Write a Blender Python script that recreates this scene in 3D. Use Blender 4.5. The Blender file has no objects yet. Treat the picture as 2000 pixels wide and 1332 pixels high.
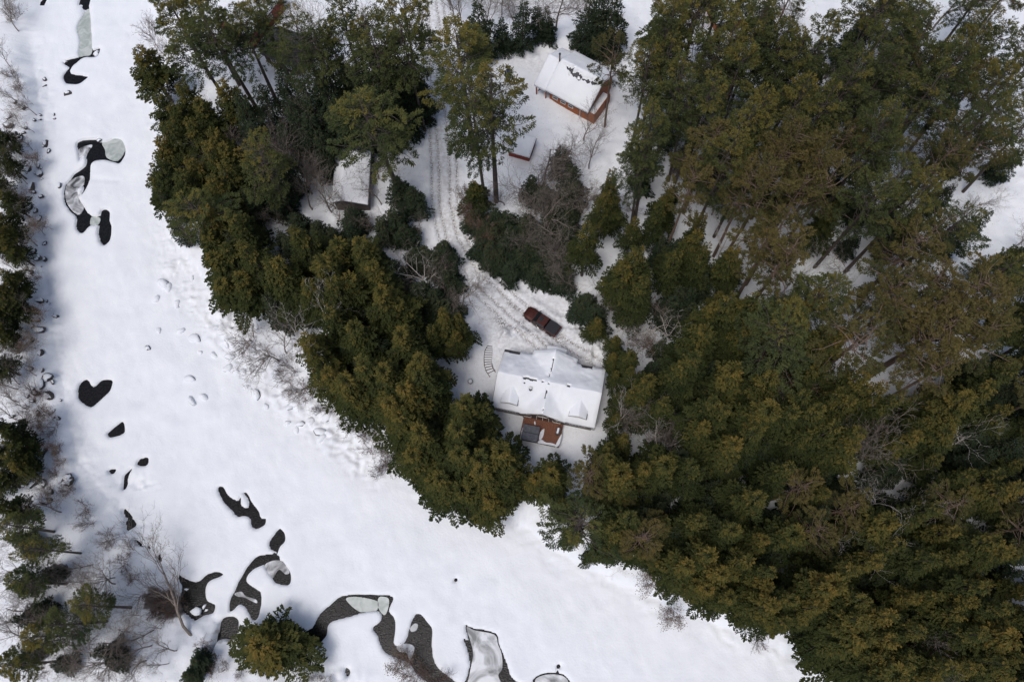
import bpy, bmesh, math, random
import numpy as np
from mathutils import Matrix, Vector

# ------------------------------------------------------------------ camera, sky, sun, exposure
R = math.radians
scene = bpy.context.scene
COL = scene.collection
CAM_H = 110.0
F, CX, CY = 1500.0, 1000.0, 666.0          # focal length and centre of the 2000 x 1332 frame
NAD = (1045.0, 1180.0)                      # where the plumb line below the drone falls
_z = -np.array([(NAD[0] - CX) / F, -(NAD[1] - CY) / F, -1.0]); _z /= np.linalg.norm(_z)
_y = np.array([0, 1.0, 0]); _y = _y - (_y @ _z) * _z; _y /= np.linalg.norm(_y)
_x = np.cross(_y, _z)
CM = np.array([_x, _y, _z])
cam_data = bpy.data.cameras.new('camera')
cam = bpy.data.objects.new('camera', cam_data); COL.objects.link(cam)
cam.matrix_world = Matrix([[*CM[0], 0], [*CM[1], 0], [*CM[2], CAM_H], [0, 0, 0, 1]])
cam_data.sensor_width = 36.0
cam_data.lens = F / 2000.0 * 36.0
cam_data.clip_end = 6000.0
scene.camera = cam

SUN_ELEV, SUN_AZ = 66.0, 215.0              # azimuth clockwise from the top of the picture
world = bpy.data.worlds.new('World'); scene.world = world; world.use_nodes = True
wn = world.node_tree.nodes; wl = world.node_tree.links
for n in list(wn): wn.remove(n)
sky = wn.new('ShaderNodeTexSky'); sky.sky_type = 'NISHITA'; sky.sun_disc = False
sky.sun_elevation = R(SUN_ELEV); sky.sun_rotation = R(SUN_AZ)
sky.air_density = 1.0; sky.dust_density = 3.0; sky.ozone_density = 1.0
hsv = wn.new('ShaderNodeHueSaturation'); hsv.inputs['Saturation'].default_value = 0.95
bg = wn.new('ShaderNodeBackground'); bg.inputs['Strength'].default_value = 0.11
wo = wn.new('ShaderNodeOutputWorld')
wl.new(sky.outputs[0], hsv.inputs['Color']); wl.new(hsv.outputs[0], bg.inputs[0]); wl.new(bg.outputs[0], wo.inputs[0])
sl = bpy.data.lights.new('sun', 'SUN'); sl.energy = 1.5; sl.angle = R(26.0); sl.color = (1.0, 0.97, 0.94)
sun = bpy.data.objects.new('sun', sl); COL.objects.link(sun)
sd = Vector((math.sin(R(SUN_AZ)) * math.cos(R(SUN_ELEV)), math.cos(R(SUN_AZ)) * math.cos(R(SUN_ELEV)), math.sin(R(SUN_ELEV))))
sun.rotation_euler = sd.to_track_quat('Z', 'Y').to_euler()
scene.view_settings.view_transform = 'Standard'; scene.view_settings.look = 'None'
scene.view_settings.exposure = 0.07; scene.view_settings.gamma = 1.0
scene.view_settings.use_curve_mapping = False
scene.cycles.max_bounces = 6; scene.cycles.diffuse_bounces = 2; scene.cycles.transparent_max_bounces = 8

rng = np.random.default_rng(11)
random.seed(7)

# ------------------------------------------------------------------ helpers
def at(px, py, z):
    """World point at height z seen in pixel (px, py) of the 2000 x 1332 photograph."""
    d = CM @ np.array([(px - CX) / F, -(py - CY) / F, -1.0])
    t = (z - CAM_H) / d[2]
    return np.array([d[0] * t, d[1] * t, z])

def ats(pts, z=0.0):
    return np.array([at(p[0], p[1], z)[:2] for p in pts])

def crop(ox, oy, s, pts):
    return [(ox + a / s, oy + b / s) for a, b in pts]

def tag(o, label, cat, group=None):
    o['label'] = label; o['category'] = cat
    if group: o['group'] = group
    return o

def empty(name, loc, rz=0.0):
    o = bpy.data.objects.new(name, None); COL.objects.link(o)
    o.location = [float(c) for c in loc]; o.rotation_euler = (0, 0, rz); o.empty_display_size = 0.3
    return o

def link(name, me, m=None, parent=None, kind=None):
    o = bpy.data.objects.new(name, me); COL.objects.link(o)
    if m is not None and not me.materials: me.materials.append(m)
    if parent is not None: o.parent = parent
    if kind: o['kind'] = kind
    return o

def np_mesh(name, verts, faces, smooth=False, attrs=None):
    """Mesh from arrays; faces all of one size."""
    verts = np.asarray(verts, dtype=np.float32); faces = np.asarray(faces, dtype=np.int32)
    me = bpy.data.meshes.new(name)
    nf, k = faces.shape
    me.vertices.add(len(verts)); me.vertices.foreach_set('co', verts.ravel())
    me.loops.add(nf * k); me.loops.foreach_set('vertex_index', faces.ravel())
    me.polygons.add(nf); me.polygons.foreach_set('loop_start', np.arange(0, nf * k, k, dtype=np.int32))
    if smooth: me.polygons.foreach_set('use_smooth', np.ones(nf, dtype=bool))
    for an, av in (attrs or {}).items():
        a = me.attributes.new(an, 'FLOAT', 'POINT'); a.data.foreach_set('value', np.asarray(av, dtype=np.float32))
    me.update(calc_edges=True); me.validate()
    return me

class MB:
    def __init__(s): s.v = []; s.f = []
    def add(s, v, f):
        n = len(s.v); s.v += [tuple(map(float, p)) for p in v]; s.f += [tuple(i + n for i in q) for q in f]; return s
    def box(s, c, size, rz=0.0, tilt=None):
        hx, hy, hz = size[0] / 2, size[1] / 2, size[2] / 2
        P = [Vector((x, y, z)) for z in (-hz, hz) for y in (-hy, hy) for x in (-hx, hx)]
        m = Matrix.Rotation(rz, 3, 'Z')
        if tilt: m = m @ Matrix.Rotation(tilt[1], 3, tilt[0])
        P = [m @ p + Vector(c) for p in P]
        return s.add(P, [(0, 2, 3, 1), (4, 5, 7, 6), (0, 1, 5, 4), (2, 6, 7, 3), (0, 4, 6, 2), (1, 3, 7, 5)])
    def prism(s, poly, axis, a, b):
        """poly in the two other axes, extruded along axis ('x','y','z') from a to b."""
        def P(p, t):
            return {'x': (t, p[0], p[1]), 'y': (p[0], t, p[1]), 'z': (p[0], p[1], t)}[axis]
        n = len(poly); v = [P(p, a) for p in poly] + [P(p, b) for p in poly]
        f = [tuple(range(n))[::-1], tuple(range(n, 2 * n))] + [(i, (i + 1) % n, n + (i + 1) % n, n + i) for i in range(n)]
        return s.add(v, f)
    def tube(s, pts, radii, n=8, cap=True):
        pts = [Vector(p) for p in pts]; base = len(s.v); rings = []
        for i, p in enumerate(pts):
            t = (pts[min(i + 1, len(pts) - 1)] - pts[max(i - 1, 0)]).normalized()
            a = t.orthogonal().normalized(); b = t.cross(a)
            rings.append([p + (a * math.cos(2 * math.pi * k / n) + b * math.sin(2 * math.pi * k / n)) * radii[i] for k in range(n)])
        v = [q for r in rings for q in r]; f = []
        for i in range(len(pts) - 1):
            for k in range(n):
                f.append((i * n + k, i * n + (k + 1) % n, (i + 1) * n + (k + 1) % n, (i + 1) * n + k))
        if cap: f += [tuple(range(n))[::-1], tuple(range((len(pts) - 1) * n, len(pts) * n))]
        return s.add(v, f)
    def loft(s, rings, cap=True):
        n = len(rings[0]); v = [p for r in rings for p in r]; f = []
        for i in range(len(rings) - 1):
            for k in range(n): f.append((i * n + k, i * n + (k + 1) % n, (i + 1) * n + (k + 1) % n, (i + 1) * n + k))
        if cap: f += [tuple(range(n))[::-1], tuple(range((len(rings) - 1) * n, len(rings) * n))]
        return s.add(v, f)
    def build(s, name, m, parent=None, bevel=0.0, smooth=False, kind=None):
        me = bpy.data.meshes.new(name); me.from_pydata(s.v, [], s.f); me.update()
        bm = bmesh.new(); bm.from_mesh(me); bmesh.ops.recalc_face_normals(bm, faces=bm.faces)
        if bevel: bmesh.ops.bevel(bm, geom=list(bm.edges), offset=bevel, segments=2, affect='EDGES', profile=0.6)
        if smooth:
            for f_ in bm.faces: f_.smooth = True
        bm.to_mesh(me); bm.free()
        return link(name, me, m, parent, kind)

# ------------------------------------------------------------------ noise and distance
def vnoise(x, y, seed=0):
    xi = np.floor(x).astype(np.int64); yi = np.floor(y).astype(np.int64)
    xf = x - xi; yf = y - yi
    u = xf * xf * xf * (xf * (xf * 6 - 15) + 10); v = yf * yf * yf * (yf * (yf * 6 - 15) + 10)
    def h(a, b):
        n = (a * 374761393 + b * 668265263 + seed * 974634777) & 0x7fffffff
        n = ((n ^ (n >> 13)) * 1274126177) & 0x7fffffff
        return ((n ^ (n >> 16)) & 0xffff) / 65535.0
    return (h(xi, yi) * (1 - u) + h(xi + 1, yi) * u) * (1 - v) + (h(xi, yi + 1) * (1 - u) + h(xi + 1, yi + 1) * u) * v - 0.5

def fbm(x, y, s, o=3, seed=0):
    r = np.zeros_like(x, dtype=float); a = 1.0
    for i in range(o):
        r += a * vnoise(x * s + 17.3 * i, y * s - 9.1 * i, seed + i); s *= 2.03; a *= 0.5
    return r

def smooth(t): t = np.clip(t, 0, 1); return t * t * (3 - 2 * t)

def seg_dist(x, y, a, b):
    dx, dy = b[0] - a[0], b[1] - a[1]; L = dx * dx + dy * dy + 1e-12
    t = np.clip(((x - a[0]) * dx + (y - a[1]) * dy) / L, 0, 1)
    return np.hypot(x - a[0] - t * dx, y - a[1] - t * dy), t

def poly_sdf(x, y, P):
    """Signed distance, negative inside."""
    d = np.full(x.shape, 1e9); ins = np.zeros(x.shape, dtype=bool); n = len(P)
    for i in range(n):
        a, b = P[i], P[(i + 1) % n]
        dd, _ = seg_dist(x, y, a, b); d = np.minimum(d, dd)
        c = ((a[1] > y) != (b[1] > y))
        with np.errstate(divide='ignore', invalid='ignore'):
            xx = (b[0] - a[0]) * (y - a[1]) / (b[1] - a[1] + 1e-15) + a[0]
        ins ^= c & (x < xx)
    return np.where(ins, -d, d)

def line_dist(x, y, P):
    d = np.full(x.shape, 1e9); s = np.zeros(x.shape); acc = 0.0
    for i in range(len(P) - 1):
        dd, t = seg_dist(x, y, P[i], P[i + 1]); L = math.hypot(P[i + 1][0] - P[i][0], P[i + 1][1] - P[i][1])
        m = dd < d; d = np.where(m, dd, d); s = np.where(m, acc + t * L, s); acc += L
    return d, s

def rounded(P, k=4):
    """Closed Catmull-Rom through the points."""
    P = np.asarray(P, float); n = len(P); out = []
    for i in range(n):
        p0, p1, p2, p3 = P[i - 1], P[i], P[(i + 1) % n], P[(i + 2) % n]
        for j in range(k):
            t = j / k
            out.append(0.5 * ((2 * p1) + (-p0 + p2) * t + (2 * p0 - 5 * p1 + 4 * p2 - p3) * t * t + (-p0 + 3 * p1 - 3 * p2 + p3) * t ** 3))
    return np.array(out)

# ------------------------------------------------------------------ materials
def node_mat(name):
    m = bpy.data.materials.new(name); m.use_nodes = True
    nt = m.node_tree; b = nt.nodes['Principled BSDF']
    return m, nt.nodes, nt.links, b

def ramp(nodes, stops):
    r = nodes.new('ShaderNodeValToRGB'); e = r.color_ramp.elements
    while len(e) < len(stops): e.new(0.5)
    for el, (p, c) in zip(e, stops): el.position = p; el.color = (*c, 1)
    return r

def plain(name, col, rough=0.7, metal=0.0, var=0.25, scale=6.0, bump=0.0, spec=0.4, coat=0.0, stretch=None):
    m, n, l, b = node_mat(name)
    tc = n.new('ShaderNodeTexCoord'); src = tc.outputs['Object']
    if stretch:
        mp = n.new('ShaderNodeMapping'); mp.inputs['Scale'].default_value = stretch; l.new(src, mp.inputs[0]); src = mp.outputs[0]
    t = n.new('ShaderNodeTexNoise'); t.inputs['Scale'].default_value = scale; t.inputs['Detail'].default_value = 5
    l.new(src, t.inputs['Vector'])
    r = ramp(n, [(0.3, tuple(c * (1 - var) for c in col)), (0.7, tuple(min(1, c * (1 + var)) for c in col))])
    l.new(t.outputs[0], r.inputs[0]); l.new(r.outputs[0], b.inputs['Base Color'])
    b.inputs['Roughness'].default_value = rough; b.inputs['Metallic'].default_value = metal
    b.inputs['Specular IOR Level'].default_value = spec; b.inputs['Coat Weight'].default_value = coat
    if bump:
        bp = n.new('ShaderNodeBump'); bp.inputs['Strength'].default_value = bump; bp.inputs['Distance'].default_value = 0.03
        l.new(t.outputs[0], bp.inputs['Height']); l.new(bp.outputs[0], b.inputs['Normal'])
    return m

def snow_material(name, ground=False):
    m, n, l, b = node_mat(name)
    geo = n.new('ShaderNodeNewGeometry'); pos = geo.outputs['Position']
    def noise(scale, det=4):
        t = n.new('ShaderNodeTexNoise'); t.inputs['Scale'].default_value = scale; t.inputs['Detail'].default_value = det
        l.new(pos, t.inputs['Vector']); return t
    t1 = noise(0.35, 5); t2 = noise(3.2, 5); t3 = noise(14.0, 3)
    r = ramp(n, [(0.25, (0.79, 0.81, 0.85)), (0.75, (0.87, 0.885, 0.91))]); l.new(t1.outputs[0], r.inputs[0])
    col = r.outputs[0]
    def attr(nm):
        a = n.new('ShaderNodeAttribute'); a.attribute_name = nm; return a.outputs['Fac']
    def math_(op, a, bb):
        k = n.new('ShaderNodeMath'); k.operation = op; k.use_clamp = True
        for i, s in enumerate((a, bb)):
            if isinstance(s, (int, float)): k.inputs[i].default_value = s
            else: l.new(s, k.inputs[i])
        return k.outputs[0]
    def mix(fac, a, bcol):
        k = n.new('ShaderNodeMix'); k.data_type = 'RGBA'
        l.new(fac, k.inputs['Factor']); l.new(a, k.inputs['A'])
        k.inputs['B'].default_value = (*bcol, 1); return k.outputs['Result']
    if ground:
        # needles and twigs fallen on the snow under the trees
        s1 = noise(7.5, 2); s2 = noise(1.1, 3)
        sp = ramp(n, [(0.60, (0, 0, 0)), (0.72, (1, 1, 1))]); l.new(s1.outputs[0], sp.inputs[0])
        sq = ramp(n, [(0.40, (0, 0, 0)), (0.66, (1, 1, 1))]); l.new(s2.outputs[0], sq.inputs[0])
        f = math_('MULTIPLY', math_('MULTIPLY', sp.outputs[0], sq.outputs[0]), attr('litter'))
        col = mix(math_('MULTIPLY', f, 0.75), col, (0.22, 0.17, 0.13))
        # driven, dirty snow, greyed further for the tree shade on drive and yard
        d2 = noise(2.2, 6)
        dr = ramp(n, [(0.38, (0.15, 0.15, 0.15)), (0.62, (1, 1, 1))]); l.new(d2.outputs[0], dr.inputs[0])
        col = mix(math_('MULTIPLY', math_('MULTIPLY', attr('packed'), dr.outputs[0]), 0.75), col, (0.50, 0.485, 0.48))
        d3 = noise(5.0, 6)
        dq = ramp(n, [(0.42, (0, 0, 0)), (0.58, (1, 1, 1))]); l.new(d3.outputs[0], dq.inputs[0])
        col = mix(math_('MULTIPLY', attr('dirt'), dq.outputs[0]), col, (0.17, 0.14, 0.12))
        col = mix(attr('mud'), col, (0.075, 0.055, 0.042))
    l.new(col, b.inputs['Base Color'])
    b.inputs['Roughness'].default_value = 0.75; b.inputs['Specular IOR Level'].default_value = 0.15
    h = n.new('ShaderNodeMath'); h.operation = 'MULTIPLY_ADD'; h.inputs[1].default_value = 0.35
    l.new(t3.outputs[0], h.inputs[0]); l.new(t2.outputs[0], h.inputs[2])
    bp = n.new('ShaderNodeBump'); bp.inputs['Strength'].default_value = 0.35 if ground else 0.2; bp.inputs['Distance'].default_value = 0.12
    l.new(h.outputs[0], bp.inputs['Height']); l.new(bp.outputs[0], b.inputs['Normal'])
    return m

def needle_material(name, stops, rough=0.75):
    """Foliage: colour by clump and painted lit-to-shaded height (attribute tint) with a shift from tree to tree."""
    m, n, l, b = node_mat(name)
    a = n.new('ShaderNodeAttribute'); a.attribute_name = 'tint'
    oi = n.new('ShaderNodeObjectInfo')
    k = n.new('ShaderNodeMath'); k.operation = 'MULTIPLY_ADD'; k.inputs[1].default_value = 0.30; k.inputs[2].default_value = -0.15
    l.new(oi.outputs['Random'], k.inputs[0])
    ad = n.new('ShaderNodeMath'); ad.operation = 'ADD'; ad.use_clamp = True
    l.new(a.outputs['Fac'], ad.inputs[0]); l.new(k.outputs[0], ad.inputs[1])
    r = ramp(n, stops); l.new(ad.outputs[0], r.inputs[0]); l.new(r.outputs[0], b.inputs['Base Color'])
    b.inputs['Roughness'].default_value = rough; b.inputs['Specular IOR Level'].default_value = 0.06
    tr = n.new('ShaderNodeBsdfTranslucent'); l.new(r.outputs[0], tr.inputs['Color'])
    mx = n.new('ShaderNodeMixShader'); mx.inputs[0].default_value = 0.10
    l.new(b.outputs[0], mx.inputs[1]); l.new(tr.outputs[0], mx.inputs[2])
    l.new(mx.outputs[0], n['Material Output'].inputs['Surface'])
    return m

M = {}
M['ground'] = snow_material('snow_ground', True)
M['snow'] = snow_material('snow_cap')
M['rock'] = plain('dark_river_rock', (0.055, 0.050, 0.047), 0.8, var=0.5, scale=3.0, bump=0.5)
M['bark'] = plain('pine_bark', (0.085, 0.066, 0.055), 0.9, var=0.4, scale=4.0, bump=0.5, stretch=(3, 3, 0.6))
M['bark_grey'] = plain('grey_bark', (0.21, 0.175, 0.15), 0.9, var=0.35, scale=5.0, bump=0.4)
M['bark_warm'] = plain('warm_bark', (0.17, 0.115, 0.085), 0.9, var=0.35, scale=5.0, bump=0.4)
M['bark_birch'] = plain('white_birch_bark', (0.52, 0.47, 0.43), 0.7, var=0.3, scale=7.0, bump=0.2)
M['twig_brown'] = plain('brown_twigs', (0.15, 0.10, 0.08), 0.9, var=0.35, scale=5.0)
M['hemlock'] = needle_material('hemlock_needles', [(0.0, (0.024, 0.034, 0.013)), (0.40, (0.052, 0.060, 0.020)), (0.70, (0.112, 0.094, 0.026)), (1.0, (0.180, 0.118, 0.030))])  # stops spread wide so shaded bulk and lit tips are in the colour
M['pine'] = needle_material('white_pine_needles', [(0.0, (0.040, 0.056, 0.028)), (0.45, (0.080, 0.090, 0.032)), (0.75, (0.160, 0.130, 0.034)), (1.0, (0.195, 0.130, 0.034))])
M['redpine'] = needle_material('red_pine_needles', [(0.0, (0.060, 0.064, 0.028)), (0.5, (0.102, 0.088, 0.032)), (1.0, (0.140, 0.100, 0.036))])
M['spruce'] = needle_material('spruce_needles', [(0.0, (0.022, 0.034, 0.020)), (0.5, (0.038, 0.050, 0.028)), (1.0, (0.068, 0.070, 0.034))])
M['deadleaf'] = needle_material('dead_beech_leaves', [(0.0, (0.10, 0.062, 0.042)), (1.0, (0.20, 0.125, 0.085))])
M['siding'] = plain('weathered_siding', (0.10, 0.085, 0.075), 0.8, var=0.25, scale=3.0, bump=0.2, stretch=(0.3, 0.3, 9))
M['shingle'] = plain('charcoal_shingle', (0.060, 0.060, 0.064), 0.85, var=0.45, scale=5.0, bump=0.4)
M['trim'] = plain('grey_trim', (0.16, 0.15, 0.15), 0.7, var=0.1)
M['white'] = plain('white_paint', (0.72, 0.72, 0.70), 0.5, var=0.06)
M['glass'] = plain('dark_window_glass', (0.018, 0.022, 0.024), 0.08, var=0.1, spec=0.6)
M['orange'] = plain('orange_stained_wood', (0.34, 0.105, 0.036), 0.7, var=0.3, scale=2.5, bump=0.2, stretch=(0.5, 0.5, 8))
M['darkwood'] = plain('dark_brown_wood', (0.075, 0.045, 0.032), 0.8, var=0.3, scale=3.0)
M['redwood'] = plain('barn_red_boards', (0.21, 0.040, 0.026), 0.75, var=0.25, scale=3.0)
M['deck'] = plain('brown_deck_board', (0.185, 0.070, 0.036), 0.6, var=0.35, scale=4.0, bump=0.2, stretch=(0.8, 8, 1))
M['black'] = plain('black_plastic', (0.018, 0.018, 0.020), 0.55, var=0.15)
M['cover'] = plain('grey_vinyl_cover', (0.105, 0.110, 0.130), 0.55, var=0.3, scale=2.0)
M['metal'] = plain('galvanised_metal', (0.32, 0.33, 0.35), 0.4, metal=0.8, var=0.15)
M['rust'] = plain('rusty_pipe', (0.12, 0.075, 0.055), 0.7, metal=0.3, var=0.3)
M['maroon'] = plain('maroon_car_paint', (0.068, 0.018, 0.012), 0.42, metal=0.4, var=0.15, coat=0.15)
M['tonneau'] = plain('black_tonneau_vinyl', (0.016, 0.017, 0.020), 0.5, var=0.2)
M['tyre'] = plain('tyre_rubber', (0.017, 0.017, 0.017), 0.85, var=0.2)
M['chrome'] = plain('chrome', (0.75, 0.75, 0.76), 0.12, metal=1.0, var=0.03)
M['headlamp'] = plain('lamp_lens', (0.45, 0.45, 0.45), 0.1, var=0.05)
M['tail'] = plain('red_lens', (0.30, 0.012, 0.010), 0.2, var=0.05)
M['blue'] = plain('dark_blue_plastic', (0.030, 0.045, 0.090), 0.4, var=0.2)
M['teal'] = plain('pale_blue_metal', (0.16, 0.26, 0.32), 0.5, var=0.1)
M['tan'] = plain('sandy_snow', (0.40, 0.36, 0.33), 0.9, var=0.2)
def water_material():
    m, n, l, b = node_mat('dark_river_water')
    geo = n.new('ShaderNodeNewGeometry')
    t = n.new('ShaderNodeTexNoise'); t.inputs['Scale'].default_value = 3.5; t.inputs['Detail'].default_value = 8
    l.new(geo.outputs['Position'], t.inputs['Vector'])
    r = ramp(n, [(0.35, (0.004, 0.004, 0.004)), (0.68, (0.014, 0.013, 0.0125))]); l.new(t.outputs[0], r.inputs[0])
    l.new(r.outputs[0], b.inputs['Base Color']); b.inputs['Roughness'].default_value = 0.14; b.inputs['Specular IOR Level'].default_value = 0.25
    t2 = n.new('ShaderNodeTexNoise'); t2.inputs['Scale'].default_value = 6.0; t2.inputs['Detail'].default_value = 3
    l.new(geo.outputs['Position'], t2.inputs['Vector'])
    bp = n.new('ShaderNodeBump'); bp.inputs['Strength'].default_value = 0.35; bp.inputs['Distance'].default_value = 0.08
    l.new(t2.outputs[0], bp.inputs['Height']); l.new(bp.outputs[0], b.inputs['Normal'])
    return m
M['water'] = water_material()
def ice_material(name, lo, hi, scale):
    m, n, l, b = node_mat(name)
    geo = n.new('ShaderNodeNewGeometry')
    t = n.new('ShaderNodeTexNoise'); t.inputs['Scale'].default_value = scale; t.inputs['Detail'].default_value = 5; t.inputs['Distortion'].default_value = 1.6
    l.new(geo.outputs['Position'], t.inputs['Vector'])
    r = ramp(n, [(0.36, lo), (0.64, hi)]); l.new(t.outputs[0], r.inputs[0]); l.new(r.outputs[0], b.inputs['Base Color'])
    b.inputs['Roughness'].default_value = 0.35
    return m
M['ice_green'] = ice_material('green_grey_ice', (0.36, 0.40, 0.37), (0.55, 0.58, 0.55), 0.6)
M['ice_slush'] = ice_material('mottled_slush', (0.07, 0.07, 0.072), (0.72, 0.73, 0.75), 0.45)
M['ice_grey'] = ice_material('grey_slush_ice', (0.17, 0.18, 0.185), (0.70, 0.71, 0.73), 0.30)

# ------------------------------------------------------------------ the river, its banks and the open water
RIVER = ats([(20, -120), (45, 0), (62, 110), (88, 240), (78, 330), (84, 450), (98, 600), (112, 700), (132, 800), (155, 900),
             (205, 960), (250, 1010), (300, 1085), (345, 1125), (345, 1190), (420, 1210), (480, 1250), (600, 1290), (700, 1345), (760, 1480), (1100, 1600),
             (2100, 1600), (1950, 1440), (1750, 1345), (1620, 1305), (1450, 1240), (1300, 1180), (1200, 1135), (1080, 1075),
             (1000, 1010), (900, 985), (800, 925), (715, 850), (620, 780), (540, 700), (460, 615), (385, 525), (325, 455), (315, 330), (305, 200), (295, 60), (285, -120)])
A3 = lambda pts: crop(0, 0, 2.664, pts)
A4 = lambda pts: crop(0, 400, 2.664, pts)
A5 = lambda pts: crop(0, 832, 2.664, pts)
A6 = lambda pts: crop(400, 832, 2.663, pts)
HOLES_PX = [
    A3([(410, -40), (470, -40), (470, 20), (452, 58), (428, 48), (412, 10)]),
    A3([(220, -20), (250, -20), (245, 10), (222, 16)]),
    A3([(330, 315), (395, 300), (440, 288), (485, 262), (520, 252), (512, 292), (480, 302), (440, 300), (402, 325), (374, 350), (370, 382), (456, 398), (425, 430), (390, 440), (345, 434), (327, 400), (345, 365), (360, 350), (333, 335)]),
    A3([(403, 738), (500, 722), (525, 740), (560, 735), (600, 720), (638, 735), (652, 785), (645, 820), (622, 852), (590, 845), (545, 834), (492, 844), (472, 872), (470, 935), (445, 990), (422, 1015), (436, 960), (425, 912), (372, 932), (385, 905), (430, 875), (448, 848), (440, 805), (416, 838), (404, 790)]),
    A3([(333, 975), (372, 928), (430, 905), (440, 960), (402, 1000), (440, 1080), (478, 1122), (525, 1128), (522, 1170), (472, 1180), (430, 1216), (395, 1190), (395, 1130), (365, 1100), (333, 1050)]),
    A3([(518, 1140), (525, 1100), (546, 1088), (570, 1105), (570, 1150), (581, 1185), (576, 1250), (542, 1281), (515, 1242), (510, 1190)]),
    A4([(412, 935), (450, 908), (485, 945), (530, 912), (582, 915), (572, 962), (530, 1012), (475, 1054), (425, 1028), (401, 995)]),
    A4([(560, 1188), (600, 1152), (638, 1128), (650, 1172), (640, 1192), (575, 1212)]),
    A5([(712, 188), (735, 168), (772, 166), (776, 196), (755, 210), (715, 204)]),
    A5([(560, 228), (602, 225), (596, 246), (575, 252)]),
    A5([(638, 292), (650, 250), (690, 218), (668, 265), (660, 320), (640, 334)]),
    A5([(643, 428), (665, 438), (692, 475), (665, 482), (643, 465)]),
    A5([(656, 490), (690, 483), (710, 512), (680, 548), (665, 564), (654, 525)]),
    A5([(698, 588), (735, 603), (745, 620), (725, 628)]),
    A5([(760, 630), (775, 619), (784, 637)]),
    A5([(818, 682), (832, 662), (844, 696), (828, 710)]),
    A5([(930, 768), (955, 785), (1020, 812), (1080, 770), (1130, 758), (1162, 775), (1080, 812), (1070, 870), (1082, 912), (1120, 930), (1110, 972), (1060, 985), (1020, 1012), (980, 992), (940, 940), (935, 880), (945, 830), (928, 800)]),
    A6([(66, 330), (75, 312), (97, 320), (120, 360), (165, 387), (188, 368), (190, 412), (222, 420), (222, 380), (200, 348), (218, 350), (248, 400), (282, 445), (292, 475), (318, 480), (312, 515), (270, 535), (240, 522), (235, 482), (205, 465), (170, 470), (130, 427), (95, 392)]),
    A6([(333, 605), (360, 562), (390, 531), (414, 560), (417, 600), (392, 625), (378, 662), (360, 652), (338, 640)]),
    A6([(128, 962), (126, 910), (158, 850), (180, 800), (225, 728), (265, 683), (310, 666), (375, 666), (387, 690), (330, 712), (265, 737), (227, 770), (217, 810), (270, 850), (292, 870), (287, 960), (265, 1007), (240, 1002), (215, 950), (180, 928), (150, 955)]),
    A6([(310, 730), (345, 700), (400, 700), (440, 750), (448, 800), (430, 827), (370, 817), (350, 790)]),
    A6([(75, 1040), (95, 1000), (150, 990), (177, 1020), (167, 1090), (135, 1112), (90, 1107), (62, 1160), (50, 1242), (30, 1252), (26, 1190), (55, 1130)]),
    A6([(500, 1085), (560, 1045), (595, 980), (660, 920), (710, 883), (790, 873), (900, 878), (960, 877), (980, 900), (958, 960), (987, 1000), (992, 1060), (982, 1138), (1040, 1120), (1075, 1010), (1110, 973), (1150, 1010), (1182, 1060), (1182, 1160), (1210, 1250), (1280, 1310), (1320, 1350), (1200, 1350), (1100, 1290), (1060, 1232), (960, 1192), (920, 1150), (890, 1080), (870, 1050), (915, 1010), (900, 962), (800, 977), (750, 992), (650, 1022), (632, 1090), (590, 1137), (550, 1157), (518, 1132)]),
    A6([(1352, 1032), (1400, 1048), (1512, 1073), (1532, 1130), (1552, 1180), (1575, 1240), (1592, 1300), (1640, 1360), (1360, 1360), (1365, 1300), (1376, 1205), (1345, 1107), (1370, 1110)]),
    A6([(1294, 800), (1300, 790), (1312, 791), (1315, 803), (1305, 812), (1296, 809)]),
    A6([(733, 1256), (757, 1275), (746, 1299), (731, 1291)]),
    [(1040, 1328), (1065, 1314), (1100, 1316), (1112, 1335), (1060, 1350)],
    [(1086, 1301), (1091, 1297), (1095, 1302), (1090, 1306)],
]
HOLES_PX.append(A3([(467, 62), (478, 200), (472, 285), (440, 292), (408, 288), (414, 210), (400, 150), (430, 84)]))
HOLES = [rounded(ats(h, -0.15), 4) for h in HOLES_PX]

DRIVE = ats([(822, -140), (838, -30), (850, 60), (850, 150), (862, 250), (868, 330), (868, 400), (884, 470), (922, 535), (980, 588), (1040, 640), (1100, 690), (1150, 722)], 3)
TOPROAD = ats([(820, -70), (900, -22), (980, 4), (1060, 10), (1130, -4), (1200, -40), (1300, -90)], 3)
CABTRACK = ats([(850, 180), (905, 130), (960, 105), (1010, 110), (1060, 140)], 3)
HC, HU, HV = np.array([1.956, 28.57]), np.array([0.9786, -0.2058]), np.array([0.2058, 0.9786])   # big house frame
BERMS = [  # ploughed snow: px line, half width m, height m
    ([(1135, 625), (1160, 650), (1175, 690), (1190, 720)], 1.8, 1.1), ([(1110, 640), (1140, 670), (1150, 700)], 1.2, 0.9),
    ([(955, 545), (1010, 575), (1070, 612), (1120, 632)], 0.9, 0.5), ([(985, 655), (1010, 648), (1045, 662), (1065, 680)], 1.9, 0.75),
    ([(975, 690), (972, 668), (990, 652)], 0.9, 0.45), ([(905, 480), (935, 520), (960, 545)], 0.6, 0.35), ([(838, 300), (838, 400), (850, 470)], 0.7, 0.3),
    ([(900, 330), (905, 420), (912, 470)], 0.6, 0.3), ([(960, 85), (1000, 85), (1050, 110)], 0.7, 0.25)]
BERMS = [(ats(p, 3), w, h) for p, w, h in BERMS]
DIRTSPOTS = [((980, 632), 1.9, 0.6, 40), ((1090, 661), 1.3, 0.5, 35), ((1000, 598), 1.6, 0.35, 35), ((1018, 632), .7, .5, 0), ((1012, 645), 2.4, .22, 30), ((1075, 672), 2.0, .2, 35)]
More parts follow.
